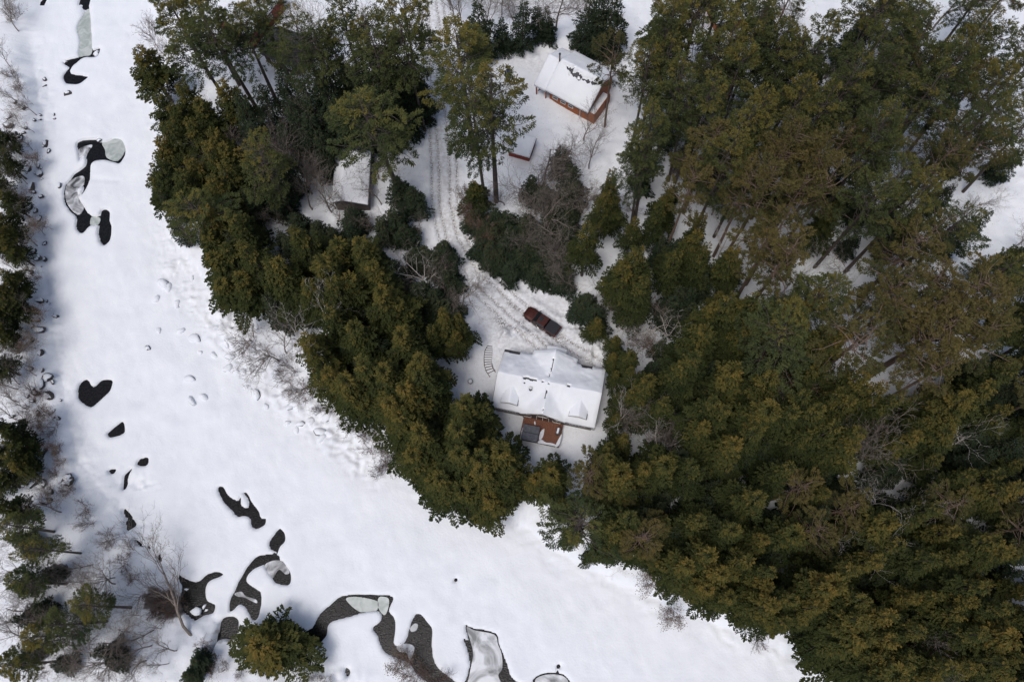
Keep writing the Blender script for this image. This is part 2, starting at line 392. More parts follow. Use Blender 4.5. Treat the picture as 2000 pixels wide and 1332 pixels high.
MUD = [(rounded(ats(A5([(770, 880), (850, 845), (920, 870), (960, 930), (940, 985), (860, 1000), (790, 960)]), 0.8), 3), 0.9),
       (rounded(ats(A5([(1140, 1060), (1200, 1040), (1230, 1090), (1180, 1110), (1140, 1100)]), 0.5), 3), 0.7)]
DRIFTS = [(ats(p, 0), w, h) for p, w, h in [
    ([(118, 590), (135, 640), (130, 690), (118, 720)], 1.6, -0.30), ([(150, 560), (190, 600), (200, 660)], 2.6, 0.16), ([(150, 430), (210, 500), (240, 560)], 2.2, 0.14),
    ([(165, 830), (170, 860), (190, 870)], 0.8, -0.16), ([(250, 805), (300, 806), (340, 830)], 1.2, 0.14), ([(130, 860), (180, 930), (240, 985)], 1.8, 0.28),
    ([(180, 350), (230, 352)], 0.5, -0.18), ([(120, 355), (150, 330)], 0.5, -0.16), ([(155, 290), (155, 320)], .4, -.12), ([(160, 300), (200, 240), (240, 180)], 2.0, 0.16),
    ([(820, 1130), (850, 1180)], 1.0, 0.12), ([(900, 1150), (890, 1200)], .8, -.12), ([(960, 1140), (930, 1190)], .7, .14), ([(320, 700), (420, 800), (500, 850)], 2.5, 0.18),
    ([(450, 900), (620, 920), (760, 960)], 3.0, 0.12), ([(700, 1060), (850, 1080), (980, 1060)], 3.2, 0.12), ([(300, 900), (330, 1000), (400, 1080)], 2.4, 0.10)]]

def terrain(x, y):
    """Height and surface attributes of the ground sheet at arrays x, y."""
    x = np.asarray(x, float); y = np.asarray(y, float)
    d = poly_sdf(x, y, RIVER)
    land = smooth(d / 2.5)
    left = line_dist(x, y, RIVER[:20])[0] < line_dist(x, y, RIVER[20:])[0]
    hmax = np.where(left, 3.4, 3.0)
    z = hmax * (1 - np.exp(-np.maximum(d, 0) / np.where(left, 5.0, 3.2)))
    fade = smooth((260 - np.hypot(x, y - 40)) / 80)
    rough = fbm(x, y, 0.22, 4, 3) * 0.55 + fbm(x, y, 0.9, 2, 9) * 0.16
    # river surface: wind drifts
    drift = fbm(x + 0.35 * y, y * 0.55, 0.10, 3, 21) * 0.34 + fbm(x, y, 0.42, 2, 5) * 0.10 + fbm(x + 0.5 * y, y * 0.6 - 0.3 * x, 0.9, 2, 6) * 0.07
    # flatten around the buildings
    hu = (x - HC[0]) * HU[0] + (y - HC[1]) * HU[1]; hv = (x - HC[0]) * HV[0] + (y - HC[1]) * HV[1]
    pad = smooth((np.maximum(np.abs(hu) - 7.2, np.abs(hv) - 5.0)) / 4.0)
    dd, ds = line_dist(x, y, DRIVE)
    drv = smooth(1.25 - (dd + fbm(x, y, 0.5, 2, 4) * 0.8) / 3.0) * (ds > 4)
    yard = smooth(1 - (np.hypot(x - at(1010, 625, 3)[0], y - at(1010, 625, 3)[1]) - 4.0) / 4.0)
    drv = np.maximum(drv, yard * 0.8)
    rd, rs = line_dist(x, y, TOPROAD)
    road = smooth(1.5 - rd / 3.0)
    cd, cs = line_dist(x, y, CABTRACK)
    ctr = smooth(1.3 - cd / 1.8) * 0.6
    flat = np.minimum(pad, 1 - np.maximum(np.maximum(drv, road), ctr) * 0.85)
    z = z + land * rough * flat * fade + (1 - land) * drift * fade
    # lumps where the bank meets the ice
    bank = np.exp(-((d - 0.3) / 2.2) ** 2)
    lump = np.abs(fbm(x, y, 0.55, 3, 31)) * 0.9
    z = z + bank * lump * 0.8 * fade
    jam = smooth(1 - np.abs(d + 2.5) / 4.5) * smooth((x + 62) / 6) * smooth((-20 - x) / 6) * (y > 15)
    z = z + jam * (np.maximum(0, fbm(x, y, 0.5, 3, 41)) * 0.9 + (0.30 - np.abs(fbm(x, y, 0.75, 2, 45))) * 0.7 + (0.25 - np.abs(fbm(x, y, 1.5, 1, 47))) * 0.35 - 0.2) * 1.7
    for P, w, h in BERMS:
        bd, _ = line_dist(x, y, P)
        z = z + h * np.exp(-(bd / w) ** 2 * 1.6) * (0.75 + fbm(x, y, 0.9, 3, 55) * 1.1) * np.where(pad < 0.02, 0, 1)
    for P, w, h in DRIFTS:
        bd, _ = line_dist(x, y, P)
        z = z + h * np.exp(-(bd / w) ** 2)
    rut = np.zeros_like(x)
    for off in (-0.85, 0.85, -2.0):
        rut = np.maximum(rut, np.exp(-((dd * np.sign(1) - abs(off)) / 0.22) ** 2))
    rut = rut * (ds > 4) * smooth((ds) / 6)
    z = z - 0.15 * rut - 0.05 * drv * land
    for off in (0.8,):
        z = z - 0.07 * np.exp(-((rd - off) / 0.3) ** 2)
    packed = np.maximum(np.maximum(drv * 0.9, road), ctr * 0.7)
    dirt = np.maximum(rut * 1.0 * smooth(drv * 2), road * 0.55)
    for (p, a, b, ang) in DIRTSPOTS:
        c = at(*p, 3); ca, sa = math.cos(R(-ang)), math.sin(R(-ang))
        uu = ((x - c[0]) * ca + (y - c[1]) * sa) / a; vv = (-(x - c[0]) * sa + (y - c[1]) * ca) / b
        dirt = np.maximum(dirt, np.exp(-(uu * uu + vv * vv) * 1.2) * 1.0)
    near = smooth((np.hypot(x - at(1090, 690, 3)[0], y - at(1090, 690, 3)[1]) - 3) / -14 + 1)  # tree shade around the house, painted into the snow as extra grey
    packed = np.maximum(packed, near * 0.75)
    mud = np.zeros_like(x)
    for P, k in MUD:
        mud = np.maximum(mud, smooth(0.5 - (poly_sdf(x, y, P) + fbm(x, y, 1.2, 3, 61) * 1.2) / 0.6) * k)
    z = z + mud * 0.1
    litter = land * np.where(left, 0.9, 0.8) + jam * 0.1
    return z, d, packed, dirt, litter, mud

def hole_sdf(x, y):
    d = np.full(x.shape, 1e3)
    for P in HOLES:
        lo = P.min(0) - 2.0; hi = P.max(0) + 2.0
        m = (x > lo[0]) & (x < hi[0]) & (y > lo[1]) & (y < hi[1])
        if m.any():
            s = poly_sdf(x[m], y[m], P) + fbm(x[m], y[m], 0.9, 2, 77) * 0.10; d[m] = np.minimum(d[m], s)
    return d

_gx = np.arange(-130.0, 130.0, 0.8); _gy = np.arange(-40.0, 150.0, 0.8)
_G = terrain(*[a.ravel() for a in np.meshgrid(_gx, _gy)])[0].reshape(len(_gy), len(_gx))
def gz(x, y):
    i = min(max((x + 130.0) / 0.8, 0), len(_gx) - 2.001); j = min(max((y + 40.0) / 0.8, 0), len(_gy) - 2.001)
    a, b = int(i), int(j); u, v = i - a, j - b
    return float((_G[b, a] * (1 - u) + _G[b, a + 1] * u) * (1 - v) + (_G[b + 1, a] * (1 - u) + _G[b + 1, a + 1] * u) * v)

def spacing(lo, hi, step, far):
    mid = np.arange(lo, hi + 1e-6, step); out = [hi]; s = step
    while out[-1] < hi + far: s *= 1.28; out.append(out[-1] + s)
    up = np.array(out[1:]); out = [lo]; s = step
    while out[-1] > lo - far: s *= 1.28; out.append(out[-1] - s)
    return np.concatenate([np.array(out[1:])[::-1], mid, up])

def build_ground():
    xs = spacing(-88, 84, 0.25, 2600); ys = spacing(-12, 98, 0.25, 2600)
    X, Y = np.meshgrid(xs, ys); X = X.copy(); Y = Y.copy()
    x = X.ravel(); y = Y.ravel()
    s = hole_sdf(x, y)
    ny, nx = X.shape
    ins = (s < 0).reshape(ny, nx); dil = ins.copy()          # draw the rim of each hole along its real outline
    for a in (-1, 0, 1):
        for b in (-1, 0, 1): dil |= np.roll(np.roll(ins, a, 0), b, 1)
    ring = (dil & ~ins).ravel() & (s < 0.5)
    e = 0.02
    for _ in range(2):
        xr, yr = x[ring], y[ring]; sr = hole_sdf(xr, yr)
        gx = (hole_sdf(xr + e, yr) - hole_sdf(xr - e, yr)) / (2 * e); gy = (hole_sdf(xr, yr + e) - hole_sdf(xr, yr - e)) / (2 * e)
        gn = np.maximum(np.hypot(gx, gy), 0.5)
        mv = np.clip(0.01 - sr, -0.3, 0.1) / gn ** 2
        x[ring] = xr + gx * mv; y[ring] = yr + gy * mv
    inside = ins.ravel()
    s = hole_sdf(x, y)
    z, d, packed, dirt, litter, mud = terrain(x, y)
    rim = np.clip(1 - np.maximum(s, 0) / 0.9, 0, 1)
    z = np.where(~inside, np.maximum(z, -0.2) - 0.10 * rim ** 3, np.minimum(z, 0) - 0.95)
    ny, nx = X.shape
    idx = np.arange(nx * ny).reshape(ny, nx)
    faces = np.stack([idx[:-1, :-1].ravel(), idx[:-1, 1:].ravel(), idx[1:, 1:].ravel(), idx[1:, :-1].ravel()], 1)
    me = np_mesh('ground', np.stack([x, y, z], 1), faces, True, dict(packed=packed, dirt=dirt, litter=litter, mud=mud))
    return link('ground', me, M['ground'], kind='structure')
build_ground()

w = MB(); w.add([(-110, -60, -0.36), (90, -60, -0.36), (90, 130, -0.36), (-110, 130, -0.36)], [(0, 1, 2, 3)])
w.build('water', M['water'], kind='structure')

def ice_sheet(px, m, label, z=-0.24, th=0.1, inset=0.0):
    P = rounded(ats(px, z), 4)
    c = P.mean(0); P = c + (P - c) * (1 - inset)
    b = MB(); b.prism([tuple(p - c) for p in P], 'z', -th, 0)
    o = b.build('ice_sheet', m); o.location = (c[0], c[1], z)
    return tag(o, label, 'ice')
ice_sheet(A3([(470, 55), (482, 200), (476, 280), (440, 292), (402, 292), (410, 210), (396, 150), (428, 78)]), M['ice_green'], 'long pale green ice tongue upstream of a dark pool', z=-0.18)
ice_sheet(A3([(532, 745), (580, 718), (640, 733), (650, 785), (612, 838), (556, 822), (546, 780)]), M['ice_green'], 'rounded pale green ice pan at the bend of an open channel')
ice_sheet(A3([(400, 800), (420, 770), (480, 755), (455, 800), (440, 850), (415, 850)]), M['ice_slush'], 'mottled slush ledge beside the rounded green ice pan')
ice_sheet(A3([(350, 955), (430, 915), (436, 962), (400, 1000), (436, 1078), (402, 1118), (345, 1050)]), M['ice_slush'], 'mottled grey slush filling a crooked channel')
ice_sheet(A3([(476, 1130), (520, 1134), (512, 1168), (472, 1176)]), M['ice_green'], 'small green ice bridge between two dark pools')
ice_sheet(A6([(735, 895), (790, 887), (880, 903), (903, 922), (890, 962), (830, 967), (800, 962), (758, 930)]), M['ice_green'], 'pale green ice plate on the curved open channel')
ice_sheet(A6([(905, 890), (952, 893), (957, 930), (936, 982), (903, 945)]), M['ice_green'], 'narrow green ice plate at the channel corner')
ice_sheet(A6([(312, 728), (345, 702), (400, 702), (440, 755), (420, 770), (385, 745), (350, 790)]), M['ice_slush'], 'ragged slush rim on the small oval pool')
ice_sheet(A6([(155, 870), (190, 860), (215, 885), (265, 900), (270, 920), (235, 905), (205, 890), (170, 885)]), M['ice_slush'], 'thin slush streak across the dark hourglass pool')
ice_sheet(A6([(1000, 1140), (1050, 1130), (1090, 1150), (1070, 1215), (1060, 1205), (1050, 1180), (1010, 1170)]), M['ice_grey'], 'grey ice strip below the pointed dark pool')
ice_sheet(A6([(1068, 1050), (1090, 1026), (1108, 1032), (1100, 1060), (1075, 1068)]), M['ice_grey'], 'small grey ice floe inside the pointed dark pool')
ice_sheet(A6([(1356, 1036), (1400, 1054), (1508, 1077), (1528, 1130), (1548, 1182), (1552, 1260), (1530, 1300), (1535, 1355), (1375, 1355), (1372, 1300), (1392, 1190), (1380, 1120)]), M['ice_grey'], 'large grey slush sheet marbled with white swirls', inset=0.05)
ice_sheet([(1045, 1328), (1066, 1317), (1098, 1319), (1108, 1335), (1060, 1348)], M['ice_grey'], 'small grey slush patch with a rounded snow edge')

# ------------------------------------------------------------------ trees
def leaf_quads(base, dirs, nrm, L, W, droop=0.0):
    dirs = dirs / (np.linalg.norm(dirs, axis=1, keepdims=True) + 1e-9)
    side = np.cross(dirs, nrm); side /= (np.linalg.norm(side, axis=1, keepdims=True) + 1e-9)
    L = L[:, None]; W = W[:, None]
    mid = base + dirs * L * 0.55
    tip = base + dirs * L; tip[:, 2] -= droop * L[:, 0]
    v = np.stack([base, mid + side * W / 2, tip, mid - side * W / 2], 1).reshape(-1, 3)
    f = np.arange(len(base) * 4).reshape(-1, 4)
    return v, f

def tube_arrays(paths, n=5):
    """paths: list of (points (k,3), radii (k)) -> verts, quad faces"""
    V = []; Fc = []; off = 0
    for P, r in paths:
        P = np.asarray(P, float); k = len(P)
        t = np.gradient(P, axis=0); t /= np.linalg.norm(t, axis=1, keepdims=True) + 1e-9
        ref = np.where(np.abs(t[:, 2:3]) > 0.8, np.array([[1.0, 0, 0]]), np.array([[0, 0, 1.0]]))
        a = np.cross(t, ref); a /= np.linalg.norm(a, axis=1, keepdims=True) + 1e-9
        b = np.cross(t, a)
        nn = n if r[0] > 0.05 else 3
        ang = 2 * np.pi * np.arange(nn) / nn
        ring = P[:, None] + (a[:, None] * np.cos(ang)[None, :, None] + b[:, None] * np.sin(ang)[None, :, None]) * np.asarray(r)[:, None, None]
        V.append(ring.reshape(-1, 3))
        i = np.arange(k - 1)[:, None] * nn + off; j = np.arange(nn)[None, :]; j2 = (j + 1) % nn
        Fc.append(np.stack([(i + j), (i + j2), (i + nn + j2), (i + nn + j)], -1).reshape(-1, 4)); off += k * nn
    return np.concatenate(V), np.concatenate(Fc)

def trunk_path(g, H, r0, wob=0.25, top=0.97):
    k = 9; t = np.linspace(0, 1, k)
    P = np.zeros((k, 3)); P[:, 2] = t * H * top - 0.3 * (t == 0)
    P[:, 0] = np.cumsum(g.normal(0, wob / k, k)) * t * 2; P[:, 1] = np.cumsum(g.normal(0, wob / k, k)) * t * 2
    return P, r0 * (1 - t) ** 0.8 + 0.025

def conifer(seed, H, Rad, kind):
    """Trunk and crown meshes of one conifer; kind: hemlock, pine, redpine, spruce."""
    g = np.random.default_rng(seed)
    cfg = dict(hemlock=dict(base=0.28, nb=125, leaf=0.25, w=0.10, leaves=19500, up=0.5, droop=0.6, prof=0.76),
               pine=dict(base=0.45, nb=56, leaf=0.40, w=0.11, leaves=9000, up=0.35, droop=0.12, prof=0.6),
               redpine=dict(base=0.55, nb=46, leaf=0.40, w=0.11, leaves=6200, up=0.45, droop=0.08, prof=0.5),
               spruce=dict(base=0.06, nb=120, leaf=0.30, w=0.12, leaves=11000, up=0.25, droop=0.35, prof=0.8))[kind]
    tp, tr = trunk_path(g, H, 0.011 * H + 0.04, top=0.93 if kind in ('hemlock', 'spruce') else 0.97)
    paths = [(tp, tr)]
    nb = cfg['nb']
    q = np.sort(g.random(nb) ** (1.15 if kind in ('hemlock', 'spruce') else 0.9))      # 0 low .. 1 top
    if kind in ('pine', 'redpine'):                                               # whorls
        q = np.clip(np.round(q * 13) / 13 + g.normal(0, 0.012, nb), 0, 0.99)
    B = []; T = []; LV = []; Wd = []; DR = []; NM = []
    az = np.arange(nb) * 2.39996 + g.normal(0, 0.4, nb)
    lob = g.random(6) * 6.28
    tot = 0
    Ls = []
    for i in range(nb):
        s = q[i]
        env = (1 - s) ** cfg['prof'] * (0.55 + 0.45 * min(1, s / 0.12 + 0.3))
        if kind == 'pine': env = (1 - s ** 2.2) ** 0.8 * (0.6 + 0.4 * min(1, s / 0.25))
        if kind == 'redpine': env = (1 - s ** 2.5) ** 0.7 * (0.7 + 0.3 * min(1, s / 0.3))
        lobe = 1 + 0.18 * math.sin(2 * az[i] + lob[0]) + 0.20 * math.sin(3 * az[i] + lob[1] + 9 * s) + 0.14 * math.sin(5 * az[i] + lob[2] - 14 * s)
        Ls.append(max(0.5, Rad * env * lobe * (g.uniform(0.72, 1.12) if kind == 'pine' else g.uniform(0.5, 1.2))))
    Ls = np.array(Ls); wgt = (Ls ** 1.55); wgt /= wgt.sum()
    for i in range(nb):
        L = Ls[i]; s = q[i]
        z0 = H * (cfg['base'] + (0.985 - cfg['base']) * s)
        el = cfg['up'] * (0.3 + 0.9 * s) + g.normal(0, 0.08)
        d = np.array([math.cos(az[i]), math.sin(az[i]), 0]); sd_ = np.array([-d[1], d[0], 0])
        tz = np.interp(z0, tp[:, 2], np.arange(len(tp)))
        o = np.array([np.interp(z0, tp[:, 2], tp[:, 0]), np.interp(z0, tp[:, 2], tp[:, 1]), z0])
        dr = cfg['droop'] * (1.2 - s)
        def path(t):
            t = np.asarray(t)[:, None]
            return o + d * (L * t) + np.array([0, 0, 1.0]) * (L * (math.tan(el) * t - dr * t * t)) + sd_ * (L * 0.12 * np.sin(t * 4 + i))
        if kind in ('pine', 'redpine') or (i % 3 == 0 and s < 0.6):
            tt = np.linspace(0, 0.92, 5)
            r0 = (0.016 if kind == 'redpine' else 0.013) * L + 0.012
            paths.append((path(tt), r0 * (1 - tt * 0.85)))
        n = int(cfg['leaves'] * wgt[i])
        if n < 6: n = 6
        nbl = max(5, int(L * (5 if kind != 'redpine' else 4)))
        lo = dict(hemlock=0.12, spruce=0.1, pine=0.34, redpine=0.52)[kind]
        k = g.integers(0, nbl, n); t = lo + (1 - lo) * ((k + 0.5) / nbl) ** 0.75
        side = np.where((k % 2) == 0, 1.0, -1.0)
        bl = (L * 0.42 * (1.04 - t) ** 0.7 + 0.22) * (0.8 + 0.4 * ((k * 7919) % 13) / 13)
        u = g.random(n) ** 0.8
        if kind in ('pine', 'redpine'): u = 0.25 + 0.75 * g.random(n) ** 0.6
        ang = g.normal(0.95, 0.10, n) * side
        bd = d[None] * np.cos(ang)[:, None] + sd_[None] * np.sin(ang)[:, None]
        p = path(t) + bd * (bl * u)[:, None]
        p[:, 2] += -0.22 * bl * u * u + g.normal(0, 0.05, n)
        if kind in ('pine', 'redpine'):
            # tufts of needles that stand up round the twig ends
            p[:, 2] += g.normal(0.02, 0.10, n); p[:, :2] += g.normal(0, 0.07, (n, 2))
            ld = bd + g.normal(0, 0.55, (n, 3)); ld[:, 2] += 0.35
        else:
            ld = bd + 0.35 * d[None] + g.normal(0, 0.45, (n, 3)); ld[:, 2] -= 0.12
        nm = np.tile(np.array([0, 0, 1.0]), (n, 1)) + g.normal(0, 0.38, (n, 3))
        B.append(p); DR.append(ld); NM.append(nm)
        LV.append(cfg['leaf'] * g.uniform(0.65, 1.2, n)); Wd.append(cfg['w'] * g.uniform(0.7, 1.25, n))
        clump = 0.10 + 0.10 * math.sin(i * 2.1 + seed) + 0.52 * s ** 1.4 + g.normal(0, 0.08)  # golden growth toward the top, plus lit tops and shaded lower crown painted in
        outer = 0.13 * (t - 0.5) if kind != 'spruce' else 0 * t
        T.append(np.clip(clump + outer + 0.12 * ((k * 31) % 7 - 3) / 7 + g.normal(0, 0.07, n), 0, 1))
    B = np.concatenate(B); T = np.concatenate(T)
    v, f = leaf_quads(B, np.concatenate(DR), np.concatenate(NM), np.concatenate(LV), np.concatenate(Wd), 0.12)
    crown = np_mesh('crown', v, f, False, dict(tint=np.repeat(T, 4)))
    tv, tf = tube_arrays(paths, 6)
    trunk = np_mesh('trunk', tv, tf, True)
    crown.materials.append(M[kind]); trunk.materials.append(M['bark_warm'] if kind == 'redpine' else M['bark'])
    return dict(trunk=trunk, crown=crown, H=H, R=Rad)

def bare(seed, H, spread, mat_, kind='tree', dense=1.0, leaves=None):
    """Leafless hardwood: trunk (with its limbs) and crown (the twigs)."""
    g = np.random.default_rng(seed); big = []; fine = []; tips = []
    def grow(p, d, L, r, lvl):
        k = 5 if lvl < 2 else 4
        pts = [p]; dd = d.copy()
        for j in range(k):
            dd = dd + g.normal(0, 0.10 + 0.05 * lvl, 3); dd[2] += 0.03 * lvl; dd /= np.linalg.norm(dd)
            pts.append(pts[-1] + dd * L / k)
        pts = np.array(pts); end = 0.45 if lvl < 3 else 0.3
        rr = r * np.linspace(1, end, k + 1)
        (big if lvl < 2 else fine).append((pts, rr))
        if lvl >= 4 or L < 0.35: tips.append(pts[-1]); return
        nch = [int(7 * dense), int(6 * dense), int(5 * dense), 4][lvl] if kind == 'tree' else [9, 6, 4, 3][lvl]
        for c in range(nch):
            t = g.uniform(0.40 if lvl == 0 and kind == 'tree' else 0.25, 1.0) if c else 1.0
            i = min(k - 1, int(t * k)); fpt = t * k - i
            q = pts[i] * (1 - fpt) + pts[i + 1] * fpt
            ax = (pts[i + 1] - pts[i]); ax /= np.linalg.norm(ax)
            rnd = g.normal(0, 1, 3); rnd -= ax * (rnd @ ax); rnd /= np.linalg.norm(rnd)
            an = g.uniform(0.35, 0.95) * (spread if lvl < 2 else 1.0)
            nd = ax * math.cos(an) + rnd * math.sin(an); nd[2] += 0.12; nd /= np.linalg.norm(nd)
            grow(q, nd, L * g.uniform(0.42, 0.68), max(0.022 if lvl < 2 else 0.013, r * (1 - t * 0.45) * g.uniform(0.48, 0.68)), lvl + 1)
    if kind == 'tree':
        grow(np.array([0, 0, -0.3]), np.array([g.normal(0, .05), g.normal(0, .05), 1.0]), H * 0.62, 0.011 * H + 0.03, 0)
    else:
        for c in range(7):
            a = g.random() * 6.28
            grow(np.array([g.normal(0, .15), g.normal(0, .15), -0.15]), np.array([math.cos(a) * spread, math.sin(a) * spread, 1.0]) / math.hypot(1, spread), H * g.uniform(0.45, 0.75), 0.03, 1)
    if not big: big = fine[:2]
    tv, tf = tube_arrays(big, 6); trunk = np_mesh('trunk', tv, tf, True); trunk.materials.append(mat_)
    cv, cf = tube_arrays(fine, 3)
    crown = np_mesh('crown', cv, cf, True); crown.materials.append(mat_)
    top = max(float(tv[:, 2].max()), float(cv[:, 2].max()))
    out = dict(trunk=trunk, crown=crown, H=top, R=H * 0.3)
    if leaves:
        tips = np.array(tips); n = leaves
        b = tips[g.integers(0, len(tips), n)] + g.normal(0, 0.25, (n, 3))
        v, f = leaf_quads(b, g.normal(0, 1, (n, 3)), g.normal(0, 1, (n, 3)), g.uniform(.14, .26, n), g.uniform(.08, .14, n))
        lm = np_mesh('leaves', v, f, False, dict(tint=np.repeat(np.clip(g.normal(.5, .2, n), 0, 1), 4))); lm.materials.append(M['deadleaf'])
        out['leaves'] = lm
    return out

PROTO = {}
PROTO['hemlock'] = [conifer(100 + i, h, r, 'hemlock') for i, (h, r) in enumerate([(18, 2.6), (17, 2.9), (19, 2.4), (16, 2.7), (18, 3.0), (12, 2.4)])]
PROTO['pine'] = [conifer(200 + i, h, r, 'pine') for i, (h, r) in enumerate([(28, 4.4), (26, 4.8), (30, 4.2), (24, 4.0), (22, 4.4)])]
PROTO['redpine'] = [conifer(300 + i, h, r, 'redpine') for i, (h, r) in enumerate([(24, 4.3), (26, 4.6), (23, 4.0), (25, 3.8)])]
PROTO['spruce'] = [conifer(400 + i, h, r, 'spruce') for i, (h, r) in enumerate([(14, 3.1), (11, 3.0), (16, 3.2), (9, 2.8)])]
PROTO['bare'] = [bare(500 + i, h, s, M['bark_grey']) for i, (h, s) in enumerate([(13, 1.0), (11, 1.15), (14, 0.9), (12, 1.2)])]
PROTO['birch'] = [bare(600 + i, h, s, M['bark_birch'], dense=0.72) for i, (h, s) in enumerate([(15, 1.2), (13, 1.35), (14, 1.1)])]
PROTO['shrub'] = [bare(700 + i, h, s, M['twig_brown'], kind='shrub') for i, (h, s) in enumerate([(2.6, 0.9), (2.2, 1.2), (3.2, 0.7)])]
PROTO['beech'] = [bare(800 + i, h, 1.2, M['bark_grey'], leaves=1500) for i, h in enumerate((7, 8))]
PROTO['snag'] = [bare(900 + i, h, 0.7, M['bark_grey'], dense=1.15) for i, h in enumerate((9,))]
NAMES = dict(hemlock='hemlock_tree', pine='white_pine_tree', redpine='red_pine_tree', spruce='spruce_tree', bare='bare_tree', birch='birch_tree', shrub='leafless_shrub', beech='beech_tree', snag='dead_tree')
CATS = dict(hemlock='tree', pine='tree', redpine='tree', spruce='tree', bare='tree', birch='tree', shrub='shrub', beech='tree', snag='tree')
TRUCK = at(1058, 628, 3)
PLACED = []      # x, y, radius of every tree, for the filling step
COUNT = {}
def tree_at(kind, x, y, h=None, label='', group=None, r=None, lean=None, var=None, tip=None):
    if kind in ('spruce', 'hemlock', 'beech') and math.hypot(x - TRUCK[0], y - TRUCK[1]) < 4.5 + 0.25 * (h or 8): return None
    if kind != 'shrub' and line_dist(np.array([x]), np.array([y]), DRIVE)[0][0] < 2.6: return None
    i = COUNT.get(kind, 0); COUNT[kind] = i + 1
    pr = PROTO[kind][(i * 5 + i // 3) % len(PROTO[kind]) if var is None else var]
    h = h or pr['H'] * random.uniform(0.88, 1.08)
    s = h / pr['H']; sr = (r / pr['R']) if r else s * random.uniform(0.92, 1.08)
    root = empty(NAMES[kind], (x, y, gz(x, y) - 0.05), random.random() * 6.283)
    root.scale = (sr, sr, s)
    a, b = lean if lean else (random.gauss(0, 0.025), random.gauss(0, 0.025))
    root.rotation_mode = 'ZYX'
    root.rotation_euler = (a, b, random.random() * 6.283)
    if tip is not None:
        dv = Vector([float(c) for c in tip]) - root.location
        root.rotation_mode = 'QUATERNION'; root.rotation_quaternion = dv.to_track_quat('Z', 'Y')
        s = dv.length / pr['H']; root.scale = (s * 1.1, s * 1.1, s)
    for part in ('trunk', 'crown', 'leaves'):
        if part in pr: link(part, pr[part], parent=root)
    tag(root, label, CATS[kind], group)
    PLACED.append((x, y, sr * pr['R'] if kind not in ('shrub',) else 0.5))
    return root
def tree_px(kind, px, py, h, label, group=None, **kw):
    """Tree whose tip shows at (px, py) and which is h metres tall."""
    z = 3.0
    for _ in range(3):
        p = at(px, py, z + h); z = gz(p[0], p[1])
    return tree_at(kind, p[0], p[1], h, label, group, **kw)
def base_px(kind, px, py, h, label, group=None, **kw):
    z = 2.0
    for _ in range(3):
        p = at(px, py, z); z = gz(p[0], p[1])
    return tree_at(kind, p[0], p[1], h, label, group, **kw)

# ------------------------------------------------------------------ snow on roofs
def blur(a, n):
    for _ in range(n):
        p = np.pad(a, 1, mode='edge')
        a = (p[1:-1, 1:-1] * 2 + p[:-2, 1:-1] + p[2:, 1:-1] + p[1:-1, :-2] + p[1:-1, 2:]) / 6
    return a

def snow_slab(name, parent, u, v, inside, roofz, thick, bare_mask=None, step=0.1, soft=6, seed=1, mat_=None, wob=0.10, m_name='snow'):
    """Closed snow layer over the roof height field roofz on grid u x v, cut to the mask inside."""
    U, V = np.meshgrid(u, v)
    ext = np.where(inside, roofz, np.nan)
    fill = np.where(inside, roofz, roofz)
    top = blur(fill, soft)
    # distance to the edge in cells rounds the rim
    e = inside.astype(float)
    dist = np.zeros_like(e); cur = inside.copy()
    for k in range(7):
        dist += cur
        p = np.pad(cur, 1); cur = p[1:-1, 1:-1] & p[:-2, 1:-1] & p[2:, 1:-1] & p[1:-1, :-2] & p[1:-1, 2:]
    rim = np.sqrt(np.clip(dist / 6.0, 0.02, 1))
    t = thick * (0.35 + 0.65 * rim) + wob * fbm(U + seed * 7.7, V, 0.5, 3, seed) * thick * 2
    top = np.maximum(top, roofz - 0.05) + t
    if bare_mask is not None:
        top = np.where(bare_mask, roofz - 0.06, top)
    idx = -np.ones(U.shape, int); sel = inside; idx[sel] = np.arange(sel.sum()); n = int(sel.sum())
    vt = np.stack([U[sel], V[sel], top[sel]], 1); vb = np.stack([U[sel], V[sel], (roofz - 0.10)[sel]], 1)
    q = sel[:-1, :-1] & sel[:-1, 1:] & sel[1:, 1:] & sel[1:, :-1]
    f = np.stack([idx[:-1, :-1][q], idx[:-1, 1:][q], idx[1:, 1:][q], idx[1:, :-1][q]], 1)
    edges = np.concatenate([f[:, [0, 1]], f[:, [1, 2]], f[:, [2, 3]], f[:, [3, 0]]])
    key = {}
    for a, b in edges: key[(int(a), int(b))] = True
    bd = [(a, b) for (a, b) in key if (b, a) not in key]
    side = np.array([[b, a, a + n, b + n] for a, b in bd])
    me = np_mesh(name, np.concatenate([vt, vb]), np.concatenate([f, f[:, ::-1] + n, side]), True)
    return link(name, me, M[m_name], parent)

def window(parent, c, w_, h_, axis, out, frame='white', name='window', depth=0.08, bar=True):
    """A framed window in a wall; axis is the wall's direction ('x' or 'y'), out the outward sign."""
    def bx(cu, cz, su, sz, t, off):
        if axis == 'x': return ((c[0] + cu, c[1] + out * off, c[2] + cz), (su, t, sz))
        return ((c[0] + out * off, c[1] + cu, c[2] + cz), (t, su, sz))
    g = MB(); g.box(*bx(0, 0, w_, h_, 0.04, 0.02)); o = g.build(name, M['glass'], parent)
    f = MB(); t = 0.09
    for cu in (-w_ / 2, w_ / 2): f.box(*bx(cu, 0, t, h_ + t, depth, 0.04))
    for cz in (-h_ / 2, h_ / 2): f.box(*bx(0, cz, w_ - t, t, depth, 0.04))
    if bar: f.box(*bx(0, 0, 0.05, h_ - t, depth * 0.7, 0.04))
    f.build('frame', M[frame], o)
    return o

